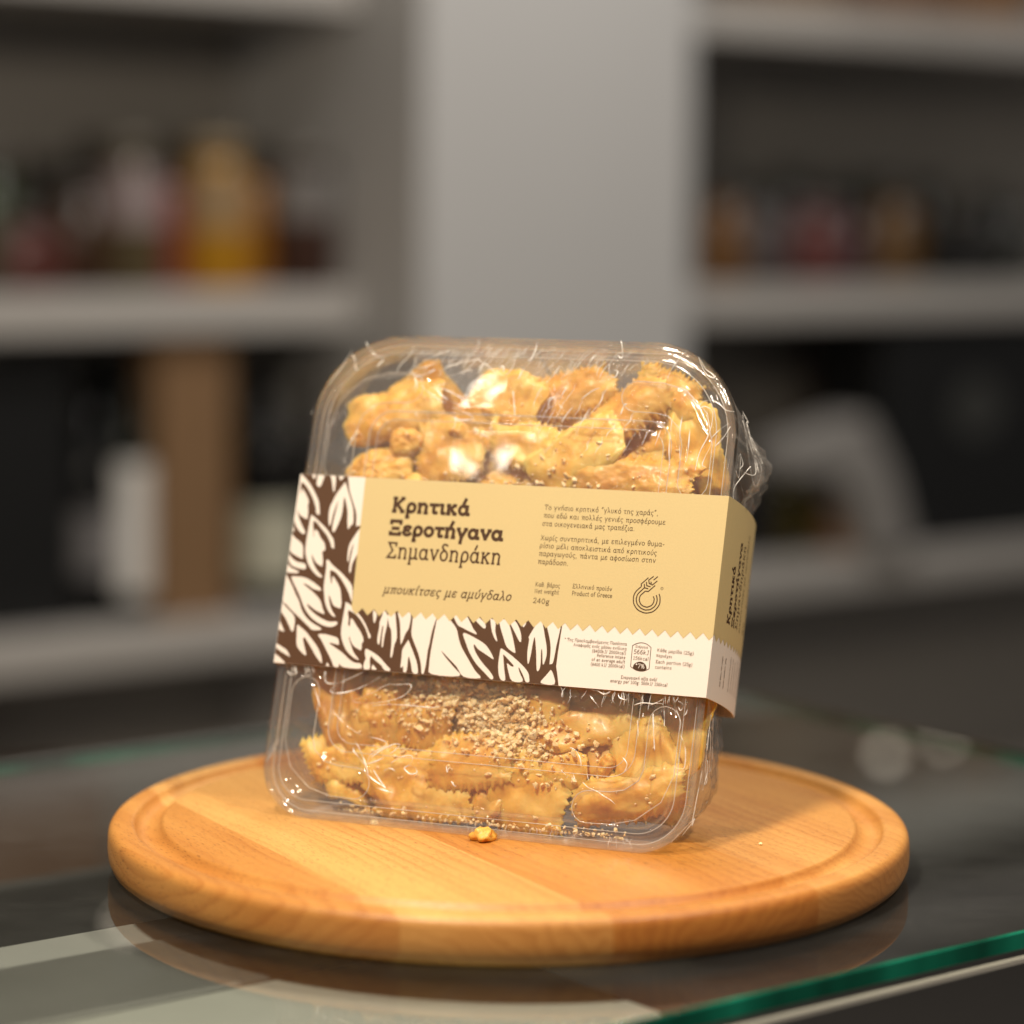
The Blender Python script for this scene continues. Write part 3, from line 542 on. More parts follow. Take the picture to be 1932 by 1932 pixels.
for i in range(n):
    j = (i + 1) % n
    fs += [(i, j, n + j, n + i), (2 * n + j, 2 * n + i, 3 * n + i, 3 * n + j), (n + i, n + j, 3 * n + j, 3 * n + i), (j, i, 2 * n + i, 2 * n + j)]
mb.add(vs, fs); mb.build('sleeve_card', M_cream, sleeve)
def clampuv(p): return (max(-SW + .0001, min(p[0] * 1e-4, SW)), max(SV0 + .00005, min(p[1] * 1e-4, SV1 - .00005)))
# brown ground, cream leaves
mb = MB()
be = [clampuv(p) for p in BROWN_EDGE]
poly = [(-SW + .0001, SV1 - .00005), (be[0][0], SV1 - .00005)] + be + [(be[-1][0], SV0 + .00005), (-SW + .0001, SV0 + .00005)]
mb.add([P3(u, v, 1) for u, v in poly], [tuple(range(len(poly) - 1, -1, -1))])
mb.build('leaf_print_ground', M_brown, sleeve)
mb = MB()
for lf in LEAF:
    q = [clampuv(p) for p in lf]
    q = [clampuv((x * 1e4, y * 1e4)) for x, y in catmull(q + [q[0]], 3)[:-1]]
    o_ = [q[0]]
    for p in q[1:]:
        if abs(p[0] - o_[-1][0]) + abs(p[1] - o_[-1][1]) > 2e-5: o_.append(p)
    mb.add([P3(u, v, 2) for u, v in o_], [tuple(range(len(o_) - 1, -1, -1))])
lo = mb.build('leaf_print', M_cream, sleeve)
# yellow panel with a pinked lower edge, running over the fold on to the side
mb = MB()
PIT, ZV, ZP = .00481, .07865, .0812
def zig(s0, s1, first_up=True):
    out = []; k = math.ceil((s0 + .0547) / (PIT / 2) - 1e-6)
    while -.0547 + k * PIT / 2 < s1 - 1e-6:
        s = -.0547 + k * PIT / 2
        if s > s0 + 1e-6: out.append((s, ZV if k % 2 == 0 else ZP))
        k += 1
    def at(s):
        f = ((s + .0547) / (PIT / 2)) % 2; f = f if f < 1 else 2 - f; return ZV + (ZP - ZV) * f
    return [(s0, at(s0))] + out + [(s1, at(s1))]
front = [(-.0586, SV1 - .00003)] + [(-.0569, .0816)] + zig(-.0566, SW) + [(SW, SV1 - .00003)]
mb.add([P3(u, v, 3) for u, v in front], [tuple(range(len(front)))])
ss = [SW + SLEN * k / 60 for k in range(61)]
zz = [];
for s in ss: zz.append(zig(s, s + 1e-4)[0][1])
vs = [P3(s, z, 3) for s, z in zip(ss, zz)] + [P3(s, SV1 - .00003, 3) for s in ss]
mb.add(vs, [(i, i + 1, 61 + i + 1, 61 + i) for i in range(60)])
mb.build('yellow_panel', M_yellow, sleeve)

# ------------------------------------------------------------------ stroke alphabet with slab serifs (x height = 1)
O_ = 'O .45 .5 .38 .5'
G = {
'α': (1.02, 'O .42 .5 .36 .5;L .8 1 .78 .2;C .78 .25 .82 .03 1.0 .03'), 'β': (.92, 'L .14 -.45 .14 1.05;C .14 1.0 .22 1.42 .48 1.48 .72 1.28 .62 .95 .36 .8;C .36 .8 .72 .74 .84 .4 .62 .03 .3 .03 .14 .18'),
'γ': (.92, 'L .08 1 .44 .02;L .82 1 .44 .02 .38 -.45;L -.04 1 .22 1;L .66 1 .96 1'), 'δ': (.92, 'O .45 .48 .37 .48;C .62 .9 .36 1.1 .2 1.28 .34 1.5 .6 1.48 .74 1.42'),
'ε': (.82, 'C .74 .86 .5 1 .22 .92 .15 .72 .3 .54 .56 .52;C .56 .52 .22 .5 .08 .26 .26 .02 .56 0 .78 .16'), 'ζ': (.78, 'L .1 1.46 .7 1.46;C .7 1.46 .34 1.0 .1 .5 .2 .1 .58 .02 .7 -.2 .48 -.42'),
'η': (1.0, 'L .17 0 .17 1;L 0 1 .17 1;L 0 0 .34 0;C .17 .72 .36 .97 .62 1 .8 .78 .8 .5;L .8 .5 .8 -.02;L .64 -.02 .98 -.02'), 'ι': (.46, 'L 0 1 .2 1;L .2 1 .2 .15;C .2 .2 .24 .02 .44 .02'),
'κ': (.98, 'L .17 0 .17 1;L 0 1 .32 1;L 0 0 .34 0;L .74 .98 .22 .48;L .38 .6 .78 .02;L .58 1 .9 1;L .62 0 .96 0'), 'λ': (.92, 'C .02 1.46 .2 1.46 .3 1.2 .52 .6 .82 0;L .46 .8 .1 0;L .7 0 .96 0;L 0 0 .22 0'),
'μ': (1.02, 'L .17 1 .17 -.45;C .17 .3 .26 .02 .5 .02 .7 .14 .78 .32;L .78 1 .78 .14;C .78 .16 .82 0 1.0 .02;L 0 1 .17 1;L .62 1 .78 1;L 0 -.45 .34 -.45'), 'ν': (.92, 'L .1 1 .46 0;L .82 1 .46 0;L -.04 1 .24 1;L .66 1 .96 1'),
'ξ': (.8, 'C .66 1.45 .3 1.42 .2 1.2 .36 1.0 .66 .98;C .42 1.0 .15 .8 .2 .6 .6 .52;C .36 .54 .08 .3 .26 .05 .6 0 .66 -.22 .46 -.42'), 'ο': (.9, O_),
'π': (1.02, 'L .02 .97 1.0 .97;L .27 .97 .27 0;C .74 .97 .74 .3 .78 .03 .98 .05;L .1 0 .42 0'), 'ρ': (.94, 'C .16 -.45 .16 .45 .24 .84 .48 1 .76 .84 .84 .5 .74 .14 .46 0 .24 .1 .16 .3;L 0 -.45 .34 -.45'),
'σ': (.96, 'O .42 .48 .36 .48;L .42 .97 .96 .97'), 'ς': (.8, 'C .74 .9 .46 1 .16 .8 .12 .45 .3 .1 .6 .02 .68 -.2 .5 -.4'), 'τ': (.8, 'L .02 .97 .78 .97;L .38 .97 .38 .2;C .38 .25 .44 .03 .68 .05'),
'υ': (.92, 'L 0 1 .17 1;C .17 1 .16 .4 .28 .05 .5 0 .74 .2 .82 .6 .74 1'), 'φ': (1.04, 'O .5 .5 .45 .48;L .5 1.3 .5 -.45;L .36 -.45 .64 -.45'), 'χ': (.92, 'L .1 1 .82 -.42;L .82 1 .1 -.42;L 0 1 .24 1;L .68 1 .94 1;L 0 -.42 .24 -.42;L .68 -.42 .94 -.42'),
'ω': (1.15, 'C .3 .98 .1 .6 .14 .1 .42 .05 .57 .35;L .57 .3 .57 .62;C .57 .35 .74 .05 1.0 .1 1.04 .6 .86 .98'), 'θ': (.86, 'O .42 .74 .35 .74;L .08 .75 .76 .75'),
'Κ': (1.2, 'L .22 0 .22 1.4;L .02 1.4 .42 1.4;L .02 0 .42 0;L .98 1.38 .28 .66;L .46 .84 1.02 .02;L .8 1.4 1.14 1.4;L .84 0 1.2 0'), 'Ξ': (1.12, 'L .08 1.4 1.02 1.4;L .08 0 1.02 0;L .26 .7 .84 .7;L .08 1.4 .08 1.2;L 1.02 1.4 1.02 1.2;L .08 0 .08 .2;L 1.02 0 1.02 .2'),
'Σ': (1.1, 'L .95 1.15 .95 1.4 .1 1.4 .6 .72 .08 0 .98 0 .98 .24'), 'Τ': (1.05, 'L .52 1.4 .52 0;L .04 1.15 .04 1.4 1.0 1.4 1.0 1.15;L .32 0 .72 0'), 'Χ': (1.15, 'L .12 1.4 1.02 0;L 1.02 1.4 .12 0;L 0 1.4 .28 1.4;L .86 1.4 1.14 1.4;L 0 0 .28 0;L .86 0 1.14 0'),
'Ε': (1.02, 'L .2 0 .2 1.4;L .02 1.4 .92 1.4 .92 1.15;L .02 0 .95 0 .95 .25;L .2 .72 .7 .72'), 'Π': (1.25, 'L .22 0 .22 1.4;L 1.02 0 1.02 1.4;L .02 1.4 1.22 1.4;L .04 0 .4 0;L .84 0 1.2 0'), 'Α': (1.2, 'L .14 0 .6 1.4 1.06 0;L .3 .5 .9 .5;L 0 0 .3 0;L .9 0 1.2 0'),
'N': (1.25, 'L .22 0 .22 1.4 1.0 0 1.0 1.4;L .02 1.4 .22 1.4;L .04 0 .4 0;L .82 1.4 1.18 1.4'), 'P': (1.0, 'L .22 0 .22 1.4;C .22 1.4 .6 1.4 .9 1.25 .9 .85 .6 .66 .22 .66;L .02 1.4 .3 1.4;L .04 0 .44 0'), 'R': (1.12, 'L .22 0 .22 1.4;C .22 1.4 .6 1.4 .88 1.25 .88 .9 .6 .72 .22 .72;L .56 .72 .98 .02;L .02 1.4 .3 1.4;L .04 0 .44 0;L .84 0 1.12 0'),
'G': (1.2, 'C 1.0 1.15 .8 1.38 .5 1.38 .14 1.05 .14 .35 .5 .02 .85 .08 1.02 .3;L 1.02 .3 1.02 .62 .66 .62'), 'J': (.8, 'C .55 1.4 .55 .3 .4 -.05 .1 0;L .3 1.4 .78 1.4'),
'a': (.9, 'C .16 .86 .42 1 .68 .88 .72 .6;L .72 .62 .72 .15;C .72 .2 .76 .02 .9 .03;C .72 .58 .34 .56 .1 .34 .24 .02 .52 .04 .72 .25'), 'c': (.82, 'C .74 .82 .5 1 .2 .86 .1 .5 .22 .12 .52 0 .78 .18'), 'd': (1.0, 'O .42 .5 .34 .48;L .78 1.5 .78 0 .98 0;L .6 1.5 .78 1.5'),
'e': (.86, 'C .1 .52 .78 .56 .7 .88 .44 1 .16 .82 .1 .46 .26 .08 .54 0 .78 .16'), 'f': (.64, 'C .68 1.46 .48 1.5 .3 1.35 .3 1.0;L .3 1.1 .3 0;L .08 .97 .6 .97;L .1 0 .52 0'), 'g': (.92, 'O .42 .64 .3 .34;C .3 .34 .14 .16 .4 .04 .74 -.05 .76 -.32 .42 -.46 .1 -.32 .22 -.02;L .62 .92 .9 1.0'),
'h': (1.02, 'L .17 0 .17 1.5;L 0 1.5 .17 1.5;L 0 0 .34 0;C .17 .72 .36 .97 .62 1 .8 .78 .8 .5;L .8 .5 .8 0;L .64 0 .98 0'), 'i': (.46, 'L .02 1 .23 1 .23 0;L .04 0 .44 0;L .2 1.36 .26 1.4'), 'j': (.46, 'L .02 1 .25 1 .25 -.2;C .25 -.15 .2 -.42 -.05 -.42;L .22 1.36 .28 1.4'),
'k': (.98, 'L .17 0 .17 1.5;L 0 1.5 .17 1.5;L 0 0 .34 0;L .74 .98 .22 .48;L .38 .6 .78 .02;L .58 1 .9 1;L .62 0 .96 0'), 'l': (.46, 'L .02 1.5 .23 1.5 .23 0;L .04 0 .44 0'), 'n': (1.02, 'L .17 0 .17 1;L 0 1 .17 1;L 0 0 .34 0;C .17 .72 .36 .97 .62 1 .8 .78 .8 .5;L .8 .5 .8 0;L .64 0 .98 0'),
'o': (.9, O_), 'p': (1.0, 'L .18 -.45 .18 1;L 0 1 .18 1;L 0 -.45 .36 -.45;O .55 .5 .35 .48'), 'r': (.76, 'L .18 0 .18 1;L 0 1 .18 1;L 0 0 .38 0;C .18 .66 .34 .95 .52 1 .72 .94'), 's': (.78, 'C .68 .84 .42 1 .16 .84 .22 .6 .6 .42 .66 .16 .38 0 .1 .16'), 't': (.66, 'L .26 1.3 .26 .2;C .26 .25 .34 0 .64 .06;L .04 .97 .6 .97'),
'u': (1.02, 'L .17 1 .17 .4;C .17 .45 .22 .02 .52 .02 .78 .32;L .78 1 .78 0 .98 0;L 0 1 .17 1;L .62 1 .78 1'), 'v': (.92, 'L .1 1 .46 0;L .82 1 .46 0;L -.04 1 .24 1;L .66 1 .96 1'), 'w': (1.35, 'L .1 1 .38 0 .68 .95 .98 0 1.26 1;L -.04 1 .24 1;L 1.12 1 1.38 1'), 'y': (.92, 'L .1 1 .48 .02;L .84 1 .48 .02 .3 -.42 .08 -.42;L -.04 1 .24 1;L .68 1 .96 1'),
'0': (.98, 'O .48 .7 .38 .7'), '1': (.8, 'L .14 1.15 .42 1.4 .42 0;L .14 0 .7 0'), '2': (.92, 'C .12 1.15 .34 1.4 .7 1.3 .76 .95 .5 .5 .1 0;L .1 0 .84 0 .84 .2'), '4': (1.0, 'L .92 .42 .08 .42 .64 1.4 .68 1.4 .68 0;L .5 0 .86 0'), '5': (.9, 'L .78 1.4 .22 1.4 .18 .8;C .18 .8 .44 .92 .76 .76 .82 .4 .6 .02 .3 0 .1 .14'),
'6': (.96, 'O .48 .44 .36 .44;C .14 .55 .2 1.05 .5 1.36 .76 1.4'), '7': (.88, 'L .1 1.2 .1 1.4 .82 1.4 .36 0'), '8': (.96, 'O .48 1.06 .28 .34;O .48 .38 .36 .38'),
'.': (.4, 'L .14 .02 .24 .02'), ',': (.4, 'L .22 .06 .12 -.25'), '/': (.7, 'L .08 -.2 .6 1.5'), '(': (.5, 'C .42 1.55 .14 1.1 .14 .2 .42 -.3'), ')': (.5, 'C .08 1.55 .36 1.1 .36 .2 .08 -.3'), '-': (.6, 'L .08 .5 .52 .5'), '*': (.6, 'L .3 1.4 .3 .95;L .1 1.28 .5 1.06;L .5 1.28 .1 1.06'),
'%': (1.3, 'O .3 1.05 .22 .32;O .98 .35 .22 .32;L .98 1.4 .3 0'), ':': (.4, 'L .14 .04 .24 .04;L .14 .9 .24 .9'), '“': (.7, 'L .3 1.5 .14 1.15;L .58 1.5 .42 1.15'), '”': (.7, 'L .26 1.5 .12 1.15;L .54 1.5 .4 1.15'), ' ': (.5, ''),
}
ACCENT = {'ά': ('α', .44), 'έ': ('ε', .44), 'ή': ('η', .5), 'ί': ('ι', .2), 'ό': ('ο', .44), 'ύ': ('υ', .46), 'ώ': ('ω', .56)}
TR = .20; SERIF = .62
def glyph(ch):
    if ch in ACCENT:
        b, x = ACCENT[ch]; w, s = G[b]; return w, s + ';L %g 1.2 %g 1.56' % (x, x + .16)
    if ch == 'ϊ': return G['ι'][0] + .06, G['ι'][1] + ';L .02 1.32 .08 1.36;L .3 1.32 .36 1.36'
    return G[{'E': 'Ε', 'A': 'Α', 'K': 'Κ', 'T': 'Τ', 'X': 'Χ', '’': ','}.get(ch, ch)]
def strokes(s):
    for st in s.split(';'):
        if not st: continue
        k, *n = st.split(); n = [float(x) for x in n]
        if k == 'O': yield [(n[0] + n[2] * math.cos(2 * math.pi * i / 22), n[1] + n[3] * math.sin(2 * math.pi * i / 22)) for i in range(22)], True
        else:
            p = [(n[i], n[i + 1]) for i in range(0, len(n), 2)]
            if k == 'L' and len(p) == 2 and p[0][1] == p[1][1] and abs(p[1][0] - p[0][0]) < .45 and p[0][1] in (0, 1, -.45, 1.4, 1.5, -.42, -.02):
                mx, hx = (p[0][0] + p[1][0]) / 2, (p[1][0] - p[0][0]) / 2 * SERIF
                if SERIF == 0: continue
                if abs(hx) < .06: mx += .03
                p = [(mx - hx, p[0][1]), (mx + hx, p[0][1])]
            yield (catmull(p, 5) if k == 'C' else p), False
def ribbon(mb, pts, hw, f3, closed=False, ext=True):
    """flat stroke of half width hw along pts (mitred), mapped to the card by f3"""
    q = []
    for p in pts:
        if not q or math.hypot(p[0] - q[-1][0], p[1] - q[-1][1]) > 1e-7: q.append(p)
    pts = [Vector(p) for p in q]; n = len(pts)
    if n < 2: return
    if not closed and ext:
        pts[0] = pts[0] - (pts[1] - pts[0]).normalized() * hw * .7; pts[-1] = pts[-1] + (pts[-1] - pts[-2]).normalized() * hw * .7
    vs = []
    for i, p in enumerate(pts):
        a = pts[i - 1] if (i or closed) else None; b = pts[(i + 1) % n] if (i < n - 1 or closed) else None
        t0 = (p - a).normalized() if a is not None else None; t1 = (b - p).normalized() if b is not None else None
        if t0 is None: t0 = t1
        if t1 is None: t1 = t0
        t = (t0 + t1)
        if t.length < .2: t = t1
        t.normalize(); nn = Vector((-t.y, t.x)); k = min(1 / max(.35, nn.dot(Vector((-t1.y, t1.x)))), 2.2)
        vs += [p + nn * hw * k, p - nn * hw * k]
    fs = []; m_ = n if closed else n - 1
    for i in range(m_):
        j = (i + 1) % n; fs.append((2 * i, 2 * i + 1, 2 * j + 1, 2 * j))
    mb.add([f3(v.x, v.y) for v in vs], fs)
def text(mb, s, p0, p1, xh, wt, it=0, lay=4, f=None):
    global SERIF
    SERIF = .62 if xh > .0018 else 0
    """one line of lettering from p0 to p1 on the card (sheet metres), x height xh"""
    nat = sum(glyph(ch)[0] + TR for ch in s) - TR
    a, b = Vector(p0), Vector(p1); L_ = (b - a).length; ex = (b - a) / L_; ey = Vector((-ex.y, ex.x)); sx = L_ / nat
    hw = wt * .5 * xh; x = 0; c_ = 0
    for ch in s:
        w, st = glyph(ch)
        for pts, cl in strokes(st):
            c_ += 1; l_ = lay + .12 * (c_ % 9)
            loc = [((x + px + it * py * xh / sx) * sx, (hw + py * xh if py < 0 else hw + py * (xh - 2 * hw) if py <= 1 else xh - hw + (py - 1) * xh)) for px, py in pts]
            g3 = lambda X, Y, l_=l_: (lambda q: P3(q.x, q.y, l_))(a + ex * X + ey * Y)
            ribbon(mb, loc, hw, g3, cl)
        x += w + TR
def M_(p): return (p[0] * 1e-4, p[1] * 1e-4)
mb = MB()
for s, a, b, xh, wt, it in TEXTS[:3]: text(mb, s, M_(a), M_(b), xh * 1.08e-3, wt, it)
mb.build('title_lettering', M_text, sleeve)
mb = MB(); s, a, b, xh, wt, it = TEXTS[3]; text(mb, s, M_(a), M_(b), xh * 1e-3, wt, it); mb.build('subtitle_lettering', M_text, sleeve)
mb = MB()
for s, a, b, xh, wt, it in TEXTS[4:16]: text(mb, s, M_(a), M_(b), xh * 1e-3, wt * .86, it)
mb.build('body_lettering', M_text, sleeve)
mb = MB()
for s, a, b, xh, wt, it in TEXTS[16:]: text(mb, s, M_(a), M_(b), xh * .80e-3, wt * 1.1, it)
mb.build('nutrition_lettering', M_thin, sleeve)
mb = MB()
for k, st in enumerate(EMB): ribbon(mb, catmull([M_(p) for p in st], 4) if len(st) > 8 else [M_(p) for p in st], .00020, lambda X, Y, k=k: P3(X, Y, 4 + .1 * k), False, False)
mb.add([P3(.0604, .0983 + .0005, 4), P3(.0610, .0979, 4), P3(.0604, .0976, 4)], [(2, 1, 0)])
r0 = M_(REG[0]); ribbon(mb, [(r0[0] + .0005 * math.cos(i * .5236), r0[1] + .0005 * math.sin(i * .5236)) for i in range(12)], .00006, lambda X, Y: P3(X, Y, 4), True)
text(mb, 'R', (r0[0] - .00018, r0[1] - .00024), (r0[0] + .0002, r0[1] - .00024), .00035, .2)
mb.build('wheat_emblem', M_text, sleeve)
mb = MB()
bt, bb = [M_(p) for p in BADGE['top']], [M_(p) for p in BADGE['bot']]
ribbon(mb, catmull(bt, 5) + catmull(bb, 5), .00010, lambda X, Y: P3(X, Y, 3.4), True)
dm = catmull([M_(p) for p in BADGE['dome'][:7]], 4) + [M_(p) for p in BADGE['dome'][7:]]
mb.add([P3(u, v, 3.8) for u, v in dm], [tuple(range(len(dm) - 1, -1, -1))])
bdg = mb.build('energy_badge', M_text, sleeve)
mb = MB(); text(mb, '*7%', M_(BADGE['pct'][0]), M_(BADGE['pct'][1]), .0012, .14, 0, 5); mb.build('badge_lettering', M_cream, bdg)
# side panel lettering, reading upwards
mb = MB()
def side(s, f, v0, v1, xh, wt, it=0): text(mb, s, (SW + SLEN * f, v0), (SW + SLEN * f, v1), xh, wt, it)
side('Κρητικά', .30, .0872, .1085, .0030, .30); side('Ξεροτήγανα', .42, .0872, .1185, .0030, .30); side('Σημανδηράκη', .53, .0872, .1185, .0030, .17)
side('μπουκίτσες με αμύγδαλο', .64, .0872, .1235, .0018, .17, .2); side('Σημανδηράκη', .90, .0985, .1200, .0013, .17); side('Σημανδηράκη', .965, .0990, .1195, .0010, .15)
for k, r in enumerate((.0024, .0018, .0012)):
    cx, cy = SW + SLEN * .84, .0905
    ribbon(mb, [(cx + r * math.cos(math.radians(a)), cy + r * math.sin(math.radians(a))) for a in range(60, 345, 15)], .00013, lambda X, Y, k=k: P3(X, Y, 4 + .1 * k), False)
mb.build('side_lettering', M_text, sleeve)
mb = MB()
for i, (f, n_) in enumerate([(.24, 'Καθ. βάρος Net weight'), (.32, 'προϊόν παράδοση. 240g'), (.46, 'με επιλεγμένο θυμαρίσιο'), (.54, 'μέλι αποκλειστικά από'), (.62, 'κρητικούς παραγωγούς'), (.72, 'πάντα με αφοσίωση'), (.79, 'στην παράδοση. κρητικό'), (.86, 'γλυκό της χαράς που'), (.93, 'πολλές γενιές')]):
    side(n_, f, .0640, .0640 + [.011, .011, .0125, .0125, .012, .0135, .0135, .013, .012][i], .0008, .16)
mb.build('side_small_lettering', M_thin, sleeve)
# ------------------------------------------------------------------ pastries
def K2(px, py, d):
    return None
def pastry(seed, lx, ly, th, teeth, bend, lump, fold=0.0, hole=False):
    """one fried piece: closed pillow with pinked or torn edge, bent, lumpy; local x = length, y = width, z = thickness"""
    r = random.Random(seed); nr, na = 14, 104; o = Vector((r.random() * 50, r.random() * 50, r.random() * 50))
    vs = []; fs = []; pw = r.uniform(2.3, 3.4); ph = r.random() * 6
    for sgn in (1, -1):
        for i in range(nr + 1):
            t = i / nr
            for k in range(na):
                a = 2 * math.pi * k / na; ca, sa = math.cos(a), math.sin(a)
                rr = (abs(ca) ** pw + abs(sa) ** pw) ** (-1 / pw)
                rr *= 1 + .16 * noise.noise(o + Vector((ca * 1.1, sa * 1.1, 0))) + .12 * noise.noise(o + Vector((ca * 3, sa * 3, 5))) + .05 * noise.noise(o + Vector((ca * 9, sa * 9, 2)))
                if teeth:
                    w = sst(.1, .5, math.sin(a * 1 + ph) * .5 + .55)
                    rr *= 1 + w * .10 * (abs(((k * teeth / na) % 1) * 2 - 1) * 2 - 1) * sst(.6, 1, t)
                base_ = (abs(ca) ** pw + abs(sa) ** pw) ** (-1 / pw) * (1 + .16 * noise.noise(o + Vector((ca * 1.1, sa * 1.1, 0))))
                rr = base_ + (rr - base_) * sst(.45, 1, t)
                x, y = ca * rr * t * lx / 2, sa * rr * t * ly / 2
                z = sgn * th / 2 * max(0, 1 - t ** 3.2) ** .55
                q = Vector((x, y, z))
                nv = noise.noise(o + q * 130) * lump * 1.4 + (.45 - noise.voronoi(o + q * 170)[0][0]) * lump * 1.0 + noise.noise(o + q * 420) * lump * .7 + noise.noise(o + q * 900) * lump * .45
                z += sgn * nv * (1 - .6 * t)
                z += bend * (x / (lx / 2)) ** 2 * lx * .25 + fold * math.sin(3.1 * y / ly + ph) * ly * .2
                z += .12 * ly * noise.noise(o + Vector((x * 45, y * 45, 9)))
                vs.append((x, y, z))
    half = (nr + 1) * na
    for h in (0, 1):
        b = h * half
        for i in range(nr):
            for k in range(na):
                k2 = (k + 1) % na; f = (b + i * na + k, b + (i + 1) * na + k, b + (i + 1) * na + k2, b + i * na + k2)
                fs.append(f if h == 0 else f[::-1])
    for k in range(na):                                        # join the two skins along the rim
        k2 = (k + 1) % na; fs.append((nr * na + k, half + nr * na + k, half + nr * na + k2, nr * na + k2))
    return vs, fs
def sheet_piece(seed, lx, ly, th, teeth, curl, lump):
    """a rolled-out strip of dough: thin, blistered, curling, with pinked or torn edges"""
    r = random.Random(seed); nx, ny = 64, 34; o = Vector((r.random() * 50, r.random() * 50, r.random() * 50))
    v0 = r.uniform(-.4, .4); sk = r.uniform(-.25, .25); tw = r.uniform(-.22, .22); A = r.uniform(.04, .09); vs = []; fs = []
    prof = [];
    for iu in range(nx + 1):
        u = -1 + 2 * iu / nx; cu = curl * (1 + .5 * noise.noise(o + Vector((u * 1.3, 0, 3)))); y = z = 0; row = []
        st = [-1 + 2 * j / ny for j in range(ny + 1)]
        for j, v in enumerate(st):
            ph = cu * (v - v0) + .16 * noise.noise(o + Vector((u * 1.5, v * 1.5, 8))) + tw * u
            row.append((y, z)); y += math.cos(ph) * ly / ny; z -= math.sin(ph) * ly / ny
        my = sum(p[0] for p in row) / len(row); mz = sum(p[1] for p in row) / len(row)
        prof.append([(a - my, b_ - mz) for a, b_ in row])
    for sgn in (1, -1):
        for iu in range(nx + 1):
            u = -1 + 2 * iu / nx
            for j in range(ny + 1):
                v = -1 + 2 * j / ny; y, z = prof[iu][j]
                ex_ = lx / 2 * u * (1 + .14 * noise.noise(o + Vector((v * 1.4, 5, math.copysign(1, u))))) + sk * y
                ed = max(abs(u), abs(v)); w = 1 + .10 * noise.noise(o + Vector((u * 2.2, 11, math.copysign(3, v)))) - .22 * u ** 4
                y *= w; rag = .0006 * noise.noise(o + Vector((u * 14, v * 14, 1))) * sst(.75, 1, ed)
                if teeth:
                    if abs(v) > .8: y += math.copysign((abs(((iu * teeth / nx) % 1) * 2 - 1) - .3) * .0030 * sst(.78, 1, abs(v)), v)
                    if abs(u) > .86: ex_ += math.copysign((abs(((j * teeth * .6 / ny) % 1) * 2 - 1) - .3) * .0026 * sst(.84, 1, abs(u)), u)
                q = Vector((ex_, y, z))
                t = th / 2 * (.35 + .65 * (1 - sst(.8, 1, ed))) * (1 + .25 * noise.noise(o + q * 150))
                bl = lump * ((.42 - noise.voronoi(o + q * 150)[0][0]) * 1.0 + noise.noise(o + q * 330) * .6 + noise.noise(o + q * 850) * .4)
                wave = A * ly * noise.noise(o + Vector((u * 2.2, v * 1.6, 21)))
                vs.append((ex_ + rag, y + rag, z + wave + sgn * (t + bl * (1 - .7 * sst(.7, 1, ed)))))
    h = (nx + 1) * (ny + 1)
    for iu in range(nx):
        for j in range(ny):
            f = (iu * (ny + 1) + j, (iu + 1) * (ny + 1) + j, (iu + 1) * (ny + 1) + j + 1, iu * (ny + 1) + j + 1)
            fs += [f, tuple(h + x for x in reversed(f))]
    rim = [i * (ny + 1) for i in range(nx + 1)] + [nx * (ny + 1) + j for j in range(1, ny + 1)] + [i * (ny + 1) + ny for i in range(nx - 1, -1, -1)] + [j for j in range(ny - 1, 0, -1)]
    for i in range(len(rim)):
        a, b_ = rim[i], rim[(i + 1) % len(rim)]; fs.append((b_, a, h + a, h + b_))
    return vs, fs
PIECES = []
def place(seed, u, v, d, lx, ly, ang, label, tilt=(0, 0), th=.0055, teeth=26, bend=.12, lump=.0011, fold=.3, group=None, curl=0):
    vs, fs = sheet_piece(seed, lx, ly, min(th, .0032), teeth // 2, curl, lump * .38) if curl else pastry(seed, lx, ly, th, teeth, bend, lump, fold)
    mb = MB(); mb.add(vs, fs); o = mb.build('fried_pastry', M_dough, None, True)
    R = Matrix(((1, 0, 0), (0, 0, -1), (0, 1, 0))).to_4x4()     # z of the piece -> towards the viewer (-d)
    o.matrix_world = PM @ Matrix.Translation((u, d, v)) @ Matrix.Rotation(tilt[0], 4, 'Z') @ Matrix.Rotation(tilt[1], 4, 'X') @ R @ Matrix.Rotation(math.radians(ang), 4, 'Z')
    q_ = PM.inverted() @ o.matrix_world; dm = min((q_ @ w.co).y for w in o.data.vertices)
    if dm < .0056: o.matrix_world = Matrix.Translation(PM.to_3x3() @ Vector((0, .0056 - dm, 0))) @ o.matrix_world
    tag(o, label, 'pastry', group or 'fried pastry pieces inside the clear pack'); PIECES.append(o); return o
from_px = lambda x, y, d: UV(x, y, d)
def UV(x, y, d):
    """pack coordinates (u, v) of a picture position at depth d behind the sleeve"""
    dx, dy = x - 966, y - 966
    r = FW * F_PX + RT0 * (cr * dx + sr * dy) - UP0 * (-sr * dx + cr * dy)
    o = Vector((0, -CAM_D, CAM_H)); inv = PM.inverted(); o2 = inv @ o; r2 = inv.to_3x3() @ r
    t = (d - o2.y) / r2.y; q = o2 + r2 * t; return q.x, q.z
SC = .000213
def pc(seed, x, y, w, h, ang, d, label, **k):
    u, v = UV(x, y, d); place(seed, u, v, d, w * SC, h * SC, ang, label, **k)
